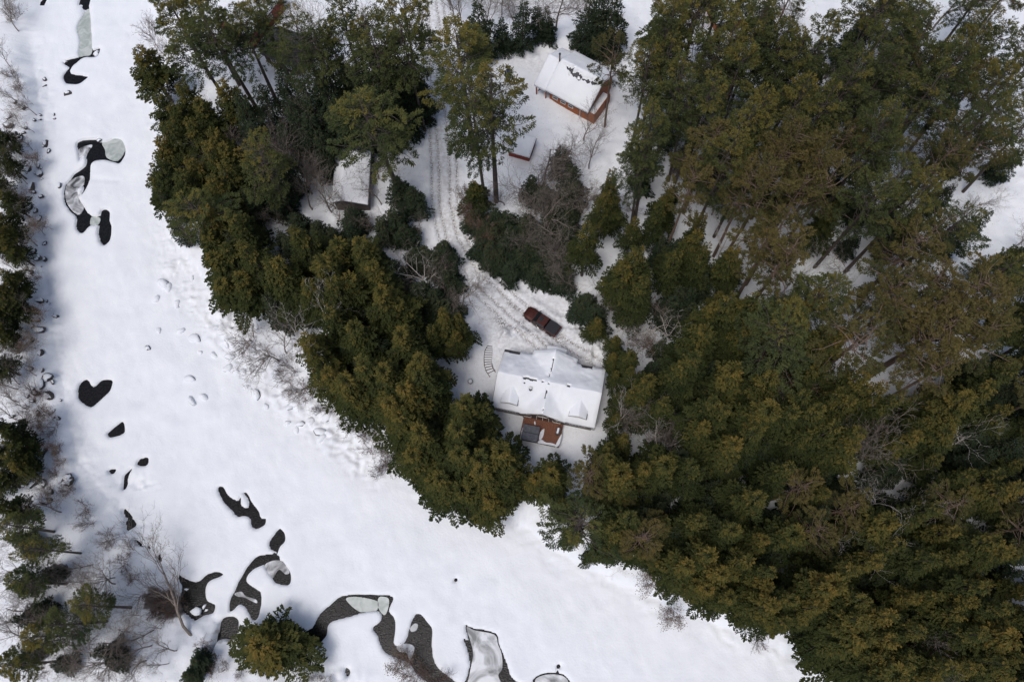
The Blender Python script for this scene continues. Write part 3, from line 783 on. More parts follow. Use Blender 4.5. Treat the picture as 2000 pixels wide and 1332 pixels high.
def clapboards(parent, x0, x1, y, z0, z1, mat_, out, axis='x', step=0.3):
    """Wall boards as single parts."""
    nb = int((z1 - z0) / step)
    b = MB()
    L = x1 - x0
    if axis == 'x': b.box((0, 0, 0), (L, 0.045, step - 0.02), tilt=('X', 0.06 * out))
    else: b.box((0, 0, 0), (0.045, L, step - 0.02), tilt=('Y', -0.06 * out))
    first = b.build('board', mat_, parent); me = first.data
    for k in range(nb):
        o = first if k == 0 else link('board', me, parent=parent)
        o.location = ((x0 + x1) / 2, y, z0 + (k + 0.5) * step) if axis == 'x' else (y, (x0 + x1) / 2, z0 + (k + 0.5) * step)

# ------------------------------------------------------------------ the big house
HG = gz(*HC)
house = empty('house', (HC[0], HC[1], HG), math.atan2(HU[1], HU[0]))
tag(house, 'big snow-roofed house with two dormers and a cross gable behind a wooden deck', 'house')
def to_house(px, py, z):
    p = at(px, py, z)[:2] - HC
    return float(p @ HU), float(p @ HV)
HK = lambda a, b, z: to_house(900 + a / 3.918, 560 + b / 3.918, z)
EZ, W2, D2, RISE = 3.0, 7.25, 4.38, 2.9
CW, CR, CF, CB, C0 = 3.28, 2.45, -4.5, 5.0, -0.05      # cross gable: half width, rise, front, back, centre
u = np.arange(-W2, W2 + 0.05, 0.1); v = np.arange(-5.1, 5.11, 0.1)
U, V = np.meshgrid(u, v)
zm = EZ + RISE * (1 - np.abs(V) / D2); zc = EZ + CR * (1 - np.abs(U - C0) / CW)
in_main = np.abs(V) <= D2; in_cross = (np.abs(U - C0) <= CW) & (V >= CF) & (V <= CB)
roofz = np.where(in_main & in_cross, np.maximum(zm, zc), np.where(in_cross, zc, zm))
inside = in_main | in_cross
def hmask(pts, z, grow=0.0):
    P = np.array([HK(a, b, z) for a, b in pts]); return poly_sdf(U, V, P) < grow
nz = fbm(U, V, 1.6, 3, 5)
rz_w = HG + EZ
bare_m = np.zeros_like(inside)
for pts, z in [([(472, 688), (520, 690), (524, 708), (478, 708)], 9.0), ([(526, 700), (582, 710), (580, 722), (530, 716)], 9.0),
               ([(706, 545), (716, 555), (700, 640), (682, 690), (672, 690), (690, 620)], 8.6), ([(655, 785), (663, 790), (645, 860), (640, 850)], 8.5),
               ([(628, 930), (634, 932), (630, 955), (624, 950)], 8.4), ([(668, 738), (680, 742), (678, 750), (668, 748)], 8.8), ([(622, 720), (640, 722), (638, 730), (622, 728)], 9.0),
               ([(818, 750), (838, 756), (834, 772), (818, 768)], 8.7), ([(331, 474), (455, 500), (450, 530), (400, 520), (338, 504)], 6.2), ([(915, 586), (1012, 612), (1005, 640), (930, 624)], 6.2),
               ([(484, 726), (494, 728), (492, 738), (484, 736)], 8.7)]:
    P = np.array([HK(a, b, z) for a, b in pts]); bare_m |= (poly_sdf(U, V, P) + nz * 0.12) < 0.03
# vent pipe melt ring
vu, vv_ = HK(535, 782, 8.3)
bare_m |= np.hypot(U - vu, V - vv_) < 0.24
snow_slab('roof_snow', house, u, v, inside, roofz, 0.52, bare_m, soft=18, seed=2, wob=0.22)
# roof deck under the snow
idx = np.arange(U.size).reshape(U.shape)
q = inside[:-1, :-1] & inside[:-1, 1:] & inside[1:, 1:] & inside[1:, :-1]
fs = np.stack([idx[:-1, :-1][q], idx[:-1, 1:][q], idx[1:, 1:][q], idx[1:, :-1][q]], 1)
link('roof', np_mesh('roof', np.stack([U.ravel(), V.ravel(), roofz.ravel() - 0.02], 1), fs), M['shingle'], house)
# walls
wl_ = MB(); wl_.prism([(-D2 + .45, 0 - .3), (D2 - .45, -.3), (D2 - .45, EZ + .05), (0, EZ + RISE - .30), (-D2 + .45, EZ + .05)], 'x', -W2 + .4, W2 - .4)
wl_.build('wall', M['siding'], house)
wl_ = MB(); wl_.prism([(C0 - CW + .4, -.3), (C0 + CW - .4, -.3), (C0 + CW - .4, EZ + .05), (C0, EZ + CR - .30), (C0 - CW + .4, EZ + .05)], 'y', CF + .42, CB - .35)
wl_.build('gable_wall', M['siding'], house)
# fascia and gutter along the eaves
def rail_box(name, p, q_, w_, h_, m, parent):
    p, q_ = Vector(p), Vector(q_); d = q_ - p; L = d.length
    b = MB(); b.box((0, 0, 0), (L, w_, h_)); o = b.build(name, m, parent)
    o.location = (p + q_) / 2; o.rotation_euler = d.to_track_quat('X', 'Z').to_euler(); return o
for x0, x1 in ((-W2, C0 - CW - .06), (C0 + CW + .06, W2)):
    for y in (-D2 - .03, D2 + .03):
        rail_box('fascia', (x0, y, EZ - .13), (x1, y, EZ - .13), .06, .22, M['trim'], house)
for x in (-W2 - .035, W2 + .035):
    for s in (-1, 1): rail_box('barge_board', (x, s * (D2 - .02), EZ - .12), (x, 0.0, EZ + RISE - .14), .06, .24, M['trim'], house)
for y in (CF - .035, CB + .035):
    for s in (-1, 1): rail_box('barge_board', (C0 + s * (CW - .02), y, EZ - .12), (C0, y, EZ + CR - .14), .06, .24, M['darkwood'], house)
# windows and doors
for x in (-5.6, -4.4, 4.2, 5.5): window(house, (x, -D2 + .45, 1.7), 0.9, 1.2, 'x', -1)
for x in (-2.2, 2.0): window(house, (x + C0, CF + .42, 1.75), 1.1, 1.3, 'x', -1)
window(house, (C0, CF + .42, 3.7), 1.5, 0.8, 'x', -1)
dr_ = MB(); dr_.box((C0, CF + .40, 1.72), (1.7, .05, 2.0)); dro = dr_.build('patio_door', M['glass'], house)
df = MB()
for x in (-.87, 0, .87): df.box((C0 + x, CF + .37, 1.72), (.08, .07, 2.0))
df.box((C0, CF + .37, 2.76), (1.82, .07, .08)); df.build('frame', M['white'], dro)
for y in (-2.0, 2.0):
    window(house, (-W2 + .4, y, 1.7), 1.0, 1.2, 'y', -1); window(house, (W2 - .4, y, 1.7), 1.0, 1.2, 'y', 1)
for x in (-5.2, 5.3): window(house, (x, D2 - .45, 1.7), 1.0, 1.2, 'x', 1)
# dormers
def dormer(a, b):
    (u0, v0) = HK(*a, HG + 4.55); (u1, v1) = HK(*b, HG + 4.55)
    uc, vf, hw = (u0 + u1) / 2, (v0 + v1) / 2, abs(u1 - u0) / 2
    zf = 4.6; pk = zf + 0.75
    vback = -D2 * (1 - (zf - EZ) / RISE) + 0.35
    vb2 = -D2 * (1 - (pk - EZ) / RISE) + 0.5
    zb = EZ + RISE * (1 - abs(vf + .15) / D2) - .25
    b_ = MB(); b_.prism([(uc - hw + .12, zb), (uc + hw - .12, zb), (uc + hw - .12, zf), (uc, pk - .08), (uc - hw + .12, zf)], 'y', vf + .15, vback + .4)
    dm = b_.build('dormer', M['siding'], house)
    uu = np.arange(uc - hw, uc + hw + .01, 0.1); vv = np.arange(vf, vb2 + .6, 0.1)
    UU, VV = np.meshgrid(uu, vv)
    rz = pk - (pk - zf) * np.abs(UU - uc) / hw
    zr = EZ + RISE * (1 - np.abs(VV) / D2)
    ins = rz > zr - 0.55
    snow_slab('dormer_snow', dm, uu, vv, ins, rz, 0.24, soft=3, seed=4)
    rr = MB(); rr.prism([(uc - hw - .03, zf - .17), (uc, pk - .14), (uc + hw + .03, zf - .17), (uc + hw + .03, zf - .08), (uc, pk - .04), (uc - hw - .03, zf - .08)], 'y', vf - .03, vback)
    rr.build('dormer_roof', M['trim'], dm)
    window(dm, (uc, vf + .15, (zb + zf) / 2 + .08), hw * 1.1, (zf - zb) * .6, 'x', -1)
dormer((305, 885), (432, 910)); dormer((825, 990), (962, 1015))
# vent pipe
vz = float(EZ + RISE * (1 - abs(vv_) / D2))
p = MB(); p.tube([(vu, vv_, vz - .2), (vu, vv_, vz + .75)], [.11, .11], 12)
pv = p.build('vent_pipe', M['metal'], house, smooth=True)
p = MB(); p.tube([(vu, vv_, vz + .75), (vu, vv_, vz + .82), (vu, vv_, vz + .92)], [.19, .19, .03], 12); p.build('cap', M['white'], pv)
# porch on the drive side
pu0, pv0 = HK(668, 458, HG + 2.6); pu1, pv1 = HK(808, 478, HG + 2.6)
puc, phw = (pu0 + pu1) / 2, 1.45
PV1 = max(CB + 1.15, HK(735, 456, HG + 2.95)[1]); print('porch', PV1, HK(735, 452, HG + 2.9), CB)
uu = np.arange(puc - phw, puc + phw + .01, .1); vv = np.arange(CB - .1, PV1 + .01, .1)
UU, VV = np.meshgrid(uu, vv)
rz = 2.45 + .55 * (1 - np.abs(UU - puc) / phw)
pb = MB(); pb.prism([(puc - phw, 2.2), (puc, 2.75), (puc + phw, 2.2), (puc + phw, 2.38), (puc, 2.93), (puc - phw, 2.38)], 'y', CB - .1, PV1)
porch = pb.build('porch_roof', M['trim'], house)
snow_slab('porch_snow', porch, uu, vv, np.ones_like(UU, bool), rz, .26, soft=4, seed=6)
for s in (-1, 1):
    b = MB(); b.box((puc + s * (phw - .15), PV1 - .15, 1.05), (.14, .14, 2.5)); b.build('porch_post', M['trim'], house)
b = MB(); b.box((puc, (CB + PV1) / 2 - .15, .06), (2.9, 1.4, .5)); b.build('porch_step', M['trim'], house, bevel=.02)
b = MB(); b.box((puc, CB - .34, 1.35), (1.0, .07, 2.1)); d_ = b.build('front_door', M['redwood'], house)
b = MB(); b.tube([(puc + .38, CB - .24, 1.3), (puc + .38, CB - .29, 1.3)], [.05, .05], 8); b.build('handle', M['chrome'], d_)

# deck: each board a part
DZ = 0.75
dk = np.array([HK(a, b, HG + DZ) for a, b in [(478, 1003), (782, 1062), (745, 1222), (452, 1168)]])
du0, du1 = (dk[0, 0] + dk[3, 0]) / 2, (dk[1, 0] + dk[2, 0]) / 2
dv0 = (dk[2, 1] + dk[3, 1]) / 2; dv1 = CF + .40
nbd = 26; bw = (dv1 - dv0) / nbd
b = MB(); b.box((0, 0, 0), (du1 - du0, bw - .012, .04)); first = b.build('deck_board', M['deck'], house, bevel=.004)
for k in range(nbd):
    o = first if k == 0 else link('deck_board', first.data, parent=house)
    o.location = ((du0 + du1) / 2, dv0 + (k + .5) * bw, DZ - .02)
for uu_ in (du0 + .1, (du0 + du1) / 2, du1 - .1):
    for vv2 in (dv0 + .12, dv1 - .6):
        b = MB(); b.box((uu_, vv2, DZ / 2 - .35), (.14, .14, DZ + .5)); b.build('deck_post', M['darkwood'], house)
rail_box('deck_joist', (du0, dv0 - .03, DZ - .16), (du1, dv0 - .03, DZ - .16), .05, .24, M['darkwood'], house)
rail_box('deck_joist', (du0 - .03, dv0, DZ - .16), (du0 - .03, dv1, DZ - .16), .05, .24, M['darkwood'], house)
rail_box('deck_joist', (du1 + .03, dv0, DZ - .16), (du1 + .03, dv1, DZ - .16), .05, .24, M['darkwood'], house)
def snow_patch(name, parent, pts, z, h=.05, seed=1):
    P = rounded(np.array(pts), 3); c = P.mean(0)
    b = MB(); r = [[(p[0], p[1], z) for p in P], [(*(c + (p - c) * .9), z + h) for p in P], [(*(c + (p - c) * .6), z + h * 1.25) for p in P]]
    b.loft(r); return b.build(name, M['snow'], parent, smooth=True)
snow_patch('deck_snow', house, [HK(a, b, HG + DZ) for a, b in [(720, 1222), (770, 1125), (772, 1150), (752, 1215)]], DZ + .003, .06)
snow_patch('deck_snow', house, [HK(a, b, HG + DZ) for a, b in [(590, 1180), (612, 1165), (650, 1190), (700, 1195), (735, 1212), (735, 1222), (660, 1208), (590, 1195)]], DZ + .003, .05)
snow_patch('deck_snow', house, [HK(a, b, HG + DZ) for a, b in [(608, 1110), (640, 1085), (632, 1140), (615, 1170), (596, 1168)]], DZ + .003, .03)
snow_patch('deck_snow', house, [HK(a, b, HG + DZ) for a, b in [(562, 1030), (570, 1030), (572, 1055), (562, 1052)]], DZ + .003, .03)
snow_patch('deck_snow', house, [HK(a, b, HG + DZ) for a, b in [(452, 1165), (472, 1080), (480, 1082), (462, 1168)]], DZ + .003, .05)

# hot tub with its folding cover
tb = np.array([HK(a, b, HG + DZ + .95) for a, b in [(478, 1052), (604, 1072), (585, 1186), (462, 1162)]])
tc_ = tb.mean(0); tw, td = 2.35, 2.25
cworld = HC + HU * tc_[0] + HV * tc_[1]
tub = empty('hot_tub', (cworld[0], cworld[1], HG + DZ), house.rotation_euler[2])
tag(tub, 'square hot tub under a folded grey cover on the wooden deck', 'hot tub')
b = MB(); b.box((0, 0, .42), (tw - .1, td - .1, .84)); b.build('shell', M['black'], tub, bevel=.08)
for s in (-1, 1):
    b = MB(); b.box((0, s * td / 4, .90), (tw, td / 2 - .07, .12)); b.build('cover_panel', M['cover'], tub, bevel=.045)
b = MB(); b.box((0, 0, .875), (tw - .06, .12, .04)); b.build('cover_hinge', M['black'], tub)
for s in (-1, 1):
    b = MB(); b.box((tw / 2 - .04, s * .55, .72), (.03, .07, .3)); b.build('strap', M['black'], tub)
# grill
g0 = HK(745, 1102, HG + DZ + 1.0); gw = HC + HU * g0[0] + HV * g0[1]
grill = empty('grill', (gw[0], gw[1], HG + DZ), house.rotation_euler[2] + R(-4))
tag(grill, 'black barbecue grill with a frosted lid standing on the wooden deck', 'grill')
b = MB(); b.box((0, 0, .45), (.5, .95, .55)); b.build('cart', M['black'], grill, bevel=.02)
b = MB(); b.prism([(-.27, .74), (.27, .74), (.27, .86), (.20, 1.0), (.05, 1.06), (-.12, 1.03), (-.27, .86)], 'y', -.5, .5); b.build('lid', M['cover'], grill, bevel=.02)
b = MB(); b.box((-.03, .02, 1.065), (.26, .78, .03)); b.build('frost', M['snow'], grill, bevel=.012)
b = MB(); b.tube([(-.33, -.3, .86), (-.33, .3, .86)], [.018, .018], 8); b.build('handle', M['chrome'], grill)
for sx in (-.2, .2):
    for sy in (-.4, .4):
        b = MB(); b.box((sx, sy, .09), (.06, .06, .18)); b.build('leg', M['black'], grill)

# curved steps down the side of the house
steps = None
st_px = [((222, 462), (204, 470)), ]
path_out = [(205, 458), (186, 490), (180, 525), (178, 560), (180, 600), (190, 640), (222, 690)]
path_in = [(242, 462), (243, 492), (240, 525), (236, 560), (236, 590), (246, 625), (264, 655)]
c0 = at(900 + 210 / 3.918, 560 + 575 / 3.918, 3)
stairs = empty('garden_steps', (c0[0], c0[1], gz(c0[0], c0[1]))); tag(stairs, 'curved flight of snow-filled timber steps beside the big house', 'steps')
def sp_(a):
    p_ = at(900 + a[0] / 3.918, 560 + a[1] / 3.918, 3.0); return Vector((p_[0] - c0[0], p_[1] - c0[1], 0))
for i in range(len(path_out) - 1):
    o0, o1, i0, i1 = sp_(path_out[i]), sp_(path_out[i + 1]), sp_(path_in[i]), sp_(path_in[i + 1])
    for k in range(2 if i < 5 else 2):
        t0, t1 = k / 2, (k + 1) / 2 - .06
        A, B_, C_, D_ = o0.lerp(o1, t0), o0.lerp(o1, t1), i0.lerp(i1, t1), i0.lerp(i1, t0)
        h0 = max(0.12, gz(c0[0] + A.x, c0[1] + A.y) - stairs.location.z + .20)
        b = MB(); b.prism([(p.x, p.y) for p in (A, B_, C_, D_)], 'z', h0 - .5, h0); tr_ = b.build('tread', M['snow'], stairs, bevel=.03)
        mid = (A - D_) * .5; cc = (A + D_) / 2
        rail_box('riser', (A.x, A.y, h0 + .0), (D_.x, D_.y, h0 + .0), .09, .16, M['darkwood'], tr_)
for i in range(len(path_out) - 1):
    for q0, q1 in ((sp_(path_out[i]), sp_(path_out[i + 1])),) + (((sp_(path_in[i]), sp_(path_in[i + 1])),) if i > 3 else ()):
        h0 = max(0.12, gz(c0[0] + q0.x, c0[1] + q0.y) - stairs.location.z + .20)
        rail_box('stringer', (q0.x, q0.y, h0), (q1.x, q1.y, h0), .07, .2, M['darkwood'], stairs)
# planter
pc = at(900 + 72 / 3.918, 560 + 722 / 3.918, 3.3); z0 = gz(pc[0], pc[1])
pot = empty('planter_pot', (pc[0], pc[1], z0)); tag(pot, 'round dark planter pot heaped with snow beside the garden steps', 'planter')
b = MB(); b.tube([(0, 0, -.1), (0, 0, .5), (0, 0, .55)], [.26, .36, .38], 14); b.build('pot', M['black'], pot)
b = MB(); b.tube([(0, 0, .5), (0, 0, .66), (0, 0, .78)], [.34, .30, .06], 14); b.build('snow_cap', M['snow'], pot, smooth=True)

# ------------------------------------------------------------------ pickup truck
fa, ra = at(1024, 604, 3.9), at(1093, 651, 3.9)
tdir = (fa - ra)[:2]; tdir /= np.linalg.norm(tdir); tcn = (fa + ra)[:2] / 2
tz = max(gz(*(tcn + tdir * k)) for k in (-2, -1, 0, 1, 2))
truck = empty('pickup_truck', (tcn[0], tcn[1], tz), math.atan2(tdir[1], tdir[0]))
tag(truck, 'maroon crew-cab pickup truck with a black bed cover parked on the snowy drive', 'pickup truck')
def ring(x, hw, zb, zt, crown=.03):
    pts = [(hw * .86, zb), (hw * .98, zb + .10), (hw, zb + .32), (hw * .995, (zb + zt) / 2 + .1), (hw * .975, zt - .12), (hw * .93, zt - .03), (hw * .6, zt + crown * .7)]
    return [(x, y, z) for y, z in pts] + [(x, 0, zt + crown)] + [(x, -y, z) for y, z in pts[::-1]]
b = MB()
b.loft([ring(-2.92, .90, .62, 1.25), ring(-2.84, .97, .50, 1.33), ring(-2.2, 1.0, .48, 1.35, .0), ring(-1.02, .98, .42, 1.34, .0), ring(-.98, .98, .42, 1.20),
        ring(1.05, .97, .42, 1.18), ring(1.35, .97, .45, 1.17, .04), ring(2.2, .96, .48, 1.13, .06), ring(2.62, .93, .5, 1.06, .05), ring(2.84, .85, .55, .94, .03), ring(2.93, .72, .6, .82, .02)])
b.build('body', M['maroon'], truck, smooth=False, bevel=.012)
# greenhouse: black glass box with a painted roof
gh0 = [(-1.0, .90, 1.17), (1.22, .90, 1.14)]
b = MB(); b.loft([[(-1.0, .92, 1.15), (1.28, .90, 1.13), (1.28, -.90, 1.13), (-1.0, -.92, 1.15)], [(-.78, .76, 1.80), (.42, .74, 1.80), (.42, -.74, 1.80), (-.78, -.76, 1.80)]])
cab = b.build('cab_glass', M['glass'], truck, bevel=.03)
b = MB(); b.loft([[(-.93, .80, 1.76), (.50, .77, 1.76), (.56, 0, 1.775), (.50, -.77, 1.76), (-.93, -.80, 1.76)], [(-.88, .74, 1.86), (.44, .71, 1.86), (.47, 0, 1.885), (.44, -.71, 1.86), (-.88, -.74, 1.86)]])
b.build('roof', M['maroon'], truck, bevel=.02)
b = MB(); b.box((.06, 0, 1.885), (.44, .74, .03)); b.build('sunroof', M['glass'], truck, bevel=.01)
for s in (-1, 1):
    for (x0, x1) in ((1.26, .46), (.02, -.02), (-.99, -.86)):
        rail_box('pillar', (x0, s * .905, 1.15), (x1 if x1 < .4 else .46, s * .775, 1.79), .07, .07, M['black'] if x0 > -.5 and x0 < 1 else M['maroon'], truck)
b = MB(); b.box((-1.93, 0, 1.375), (1.78, 1.80, .06)); b.build('bed_cover', M['tonneau'], truck, bevel=.02)
for x in (-2.35, -1.5):
    b = MB(); b.box((x, 0, 1.408), (.02, 1.76, .012)); b.build('cover_seam', M['black'], truck)
b = MB(); b.loft([[(1.45, .34, 1.20), (2.3, .26, 1.16), (2.3, -.26, 1.16), (1.45, -.34, 1.20)], [(1.5, .26, 1.245), (2.2, .18, 1.215), (2.2, -.18, 1.215), (1.5, -.26, 1.245)]]); b.build('hood_scoop', M['maroon'], truck)
b = MB(); b.box((1.27, 0, 1.165), (.10, 1.5, .03)); b.build('wiper_cowl', M['black'], truck)
b = MB(); b.loft([[(2.80, .95, .42), (2.80, -.95, .42), (2.80, -.95, .66), (2.80, .95, .66)], [(3.0, .78, .44), (3.0, -.78, .44), (3.0, -.78, .64), (3.0, .78, .64)]]); b.build('front_bumper', M['black'], truck, bevel=.03)
b = MB(); b.box((-2.98, 0, .60), (.16, 1.86, .2)); b.build('rear_bumper', M['chrome'], truck, bevel=.03)
b = MB(); b.box((-2.925, 0, .98), (.06, 1.5, .48)); tg = b.build('tailgate', M['maroon'], truck, bevel=.015)
b = MB(); b.box((-2.96, 0, 1.12), (.03, .25, .07)); b.build('handle', M['black'], tg)
b = MB(); b.box((2.90, 0, .76), (.06, 1.0, .26)); b.build('grille', M['black'], truck, bevel=.01)
for s in (-1, 1):
    b = MB(); b.box((2.80, s * .70, .86), (.16, .3, .18), rz=-s * .35); b.build('headlight', M['headlamp'], truck, bevel=.02)
    b = MB(); b.box((-2.9, s * .90, 1.05), (.1, .12, .4)); b.build('taillight', M['tail'], truck, bevel=.015)
    b = MB(); b.box((.98, s * 1.08, 1.22), (.12, .24, .2), rz=s * .2); mr = b.build('mirror', M['black'], truck, bevel=.03)
    b = MB(); b.box((.92, s * 1.09, 1.23), (.015, .18, .15), rz=s * .2); b.build('mirror_glass', M['chrome'], mr)
    b = MB(); b.tube([(1.0, s * 1.02, .42), (-.85, s * 1.02, .42)], [.055, .055], 8); b.build('step_bar', M['chrome'], truck, smooth=True)
    for x in (.25, -.75):
        b = MB(); b.box((x, s * .995, 1.02), (.2, .03, .05)); b.build('door_handle', M['chrome'], truck, bevel=.008)
    for x in (1.93, -1.9):
        b = MB(); b.tube([(x, s * .72, .40), (x, s * .74, .40), (x, s * .98, .40), (x, s * 1.0, .40)], [.33, .40, .40, .34], 24); wh = b.build('wheel', M['tyre'], truck, smooth=False)
        b = MB(); b.tube([(x, s * .99, .40), (x, s * 1.012, .40)], [.24, .20], 12); b.build('rim', M['metal'], wh)
        # fender flare
        arc = [(x + .50 * math.cos(t), s * (.99 + (.06 if x < 0 else .02)), .44 + .50 * math.sin(t)) for t in np.linspace(0.0, math.pi, 11)]
        b = MB(); b.tube(arc, [.055] * 11, 6); b.build('fender_flare', M['black'], truck, smooth=True)

# ------------------------------------------------------------------ the red cabin
cu_, cv_ = np.array([0.839, -0.545]), np.array([0.545, 0.839])
CA = at(940 + 1045 / 4.757, 60 + 866 / 4.757, 3)[:2] - cu_ * 8.55
cg = gz(*(CA + cu_ * 4 + cv_ * 3))
cabin = empty('cabin', (CA[0], CA[1], cg), math.atan2(cu_[1], cu_[0]))
tag(cabin, 'orange-red wooden cabin with a thick snow roof, stovepipe and three small white windows', 'cabin')
CL, CD, CH, CRi = 7.3, 7.4, 3.3, 2.3
b = MB(); b.prism([(0, -.4), (CD, -.4), (CD, CH), (CD / 2, CH + CRi - .1), (0, CH)], 'x', 0, CL); b.build('wall', M['orange'], cabin)
clapboards(cabin, 0.02, CL - .02, -.03, 0, 3.2, M['orange'], 1, 'x', .3)
for x in (1.15, 2.65, 4.1): window(cabin, (x, -.06, 1.35), .85, .55, 'x', -1, bar=False, depth=.1)
b = MB(); b.box((5.9, -.09, 1.5), (.09, .09, 3.0)); b.build('downpipe', M['white'], cabin)
uu = np.arange(-.35, CL + .36, .1); vv = np.arange(-.75, CD + .76, .1); UU, VV = np.meshgrid(uu, vv)
rz = CH + .05 + CRi * (1 - np.abs(VV - CD / 2) / (CD / 2))
crk = np.abs(VV - (CD / 2 - .55 - .06 * UU + fbm(UU, VV, 1.1, 3, 3) * .5)) < (.42 * smooth((UU - .3) / 1.2) * smooth((7.2 - UU) / 1.0) * (0.8 + fbm(UU, VV, 2.2, 2, 8)))
snow_slab('roof_snow', cabin, uu, vv, np.ones_like(UU, bool), rz, .55, crk, soft=6, seed=9)
b = MB(); z1 = CH + .05 - CRi * .75 / (CD / 2)
b.prism([(-.75, z1 - .12), (CD / 2, CH + CRi - .07), (CD + .75, z1 - .12), (CD + .75, z1), (CD / 2, CH + CRi + .045), (-.75, z1)], 'x', -.35, CL + .35); b.build('roof', M['blue'] if False else M['shingle'], cabin)
# porch on posts at the near end
b = MB(); z2 = CH - .45
def gab(y, o): return z2 + CRi * (1 - abs(y - CD / 2) / (CD / 2)) + o
b.prism([(-.5, gab(-.5, -.12)), (CD / 2, gab(CD / 2, -.12)), (CD + .4, gab(CD + .4, -.12)), (CD + .4, gab(CD + .4, 0)), (CD / 2, gab(CD / 2, 0)), (-.5, gab(-.5, 0))], 'x', -2.5, -.32); sr = b.build('side_roof', M['darkwood'], cabin)
uu = np.arange(-2.6, -.32, .1); vv = np.arange(-.6, CD + .45, .1); UU, VV = np.meshgrid(uu, vv)
snow_slab('side_roof_snow', sr, uu, vv, np.ones_like(UU, bool), z2 + CRi * (1 - np.abs(VV - CD / 2) / (CD / 2)) + .02, .48, soft=5, seed=12)
for x, y in ((-2.35, -.3), (-.55, -.3), (-2.35, CD), (-.55, CD)):
    b = MB(); b.box((x, y, 1.2), (.17, .17, gab(y, -.1) - 1.2 + 1.2 + .4)); pst = b.build('post', M['orange'], cabin); pst.location.z = gab(y, -.1) / 2 - 1.2 - .2
rail_box('beam', (-2.45, -.32, gab(-.3, -.25)), (-.4, -.32, gab(-.3, -.25)), .15, .25, M['darkwood'], cabin)
b = MB(); b.box((-1.45, CD / 2, -.02), (2.2, CD - .2, .16)); b.build('porch_floor', M['darkwood'], cabin)
b = MB(); b.box((-.03, 2.2, 1.1), (.06, .95, 2.1)); dd_ = b.build('door', M['darkwood'], cabin)
b = MB(); b.box((-.08, 2.55, 1.1), (.06, .06, .12)); b.build('handle', M['metal'], dd_)
# lean-to at the other end
LW = 1.25
b = MB(); b.prism([(0.0, -.4), (CD - 2.6, -.4), (CD - 2.6, 1.9), (0.0, 1.9)], 'x', CL, CL + LW); b.build('lean_to_wall', M['orange'], cabin)
clapboards(cabin, .02, CD - 2.62, CL + LW + .03, -.1, 1.9, M['orange'], -1, 'y', .25)
uu = np.arange(CL + .03, CL + LW - .12, .08); vv = np.arange(.12, CD - 2.7, .1); UU, VV = np.meshgrid(uu, vv)
snow_slab('lean_to_snow', cabin, uu, vv, np.ones_like(UU, bool), 1.98 + 0 * UU, .10, soft=3, seed=14)
for p_, q_ in (((CL + LW - .05, 0, 2.08), (CL + LW - .05, CD - 2.6, 2.08)), ((CL, -.0, 2.08), (CL + LW - .1, 0, 2.08))):
    rail_box('parapet', p_, q_, .10, .42, M['orange'], cabin)
b = MB(); b.box((CL + LW + .05, 3.7, .95), (.06, .8, 1.8)); b.build('lean_to_door', M['darkwood'], cabin)
b = MB(); b.tube([(-.35, CD / 2 - .35, CH + 1.6), (-.35, CD / 2 - .35, CH + CRi + 1.7)], [.12, .12], 12); sp = b.build('stovepipe', M['rust'], cabin, smooth=True)
b = MB(); b.tube([(-.35, CD / 2 - .35, CH + CRi + 1.7), (-.35, CD / 2 - .35, CH + CRi + 1.95)], [.17, .16], 12); b.build('pipe_cap', M['black'], sp)

# ------------------------------------------------------------------ small red shed
S0 = at(940 + 255 / 4.757, 60 + 1168 / 4.757, 3)[:2]; S1 = at(940 + 445 / 4.757, 60 + 1222 / 4.757, 3)[:2]; S2 = at(940 + 528 / 4.757, 60 + 1078 / 4.757, 3)[:2]
su = (S1 - S0) / np.linalg.norm(S1 - S0); sv = np.array([-su[1], su[0]]); SL = float(np.linalg.norm(S1 - S0)); SD = float((S2 - S1) @ sv)
shed = empty('shed', (S0[0], S0[1], gz(*(S0 + su * 1 + sv * 1))), math.atan2(su[1], su[0])); tag(shed, 'small dark red shed with a flat snow-heaped roof below the red cabin', 'shed')
b = MB(); b.prism([(0, -.3), (SD, -.3), (SD, 1.55), (0, 1.25)], 'x', 0, SL); b.build('wall', M['redwood'], shed)
clapboards(shed, .02, SL - .02, -.03, 0, 1.2, M['redwood'], 1, 'x', .2)
b = MB(); b.prism([(-.2, 1.23), (SD + .2, 1.6), (SD + .2, 1.7), (-.2, 1.33)], 'x', -.2, SL + .2); b.build('roof', M['darkwood'], shed)
uu = np.arange(-.2, SL + .21, .1); vv = np.arange(-.2, SD + .21, .1); UU, VV = np.meshgrid(uu, vv)
snow_slab('roof_snow', shed, uu, vv, np.ones_like(UU, bool), 1.34 + (VV + .2) * .36 / (SD + .4), .5, soft=4, seed=17, wob=.2)
b = MB(); b.box((SL + .02, SD * .45, .6), (.06, .8, 1.15)); b.build('door', M['darkwood'], shed)

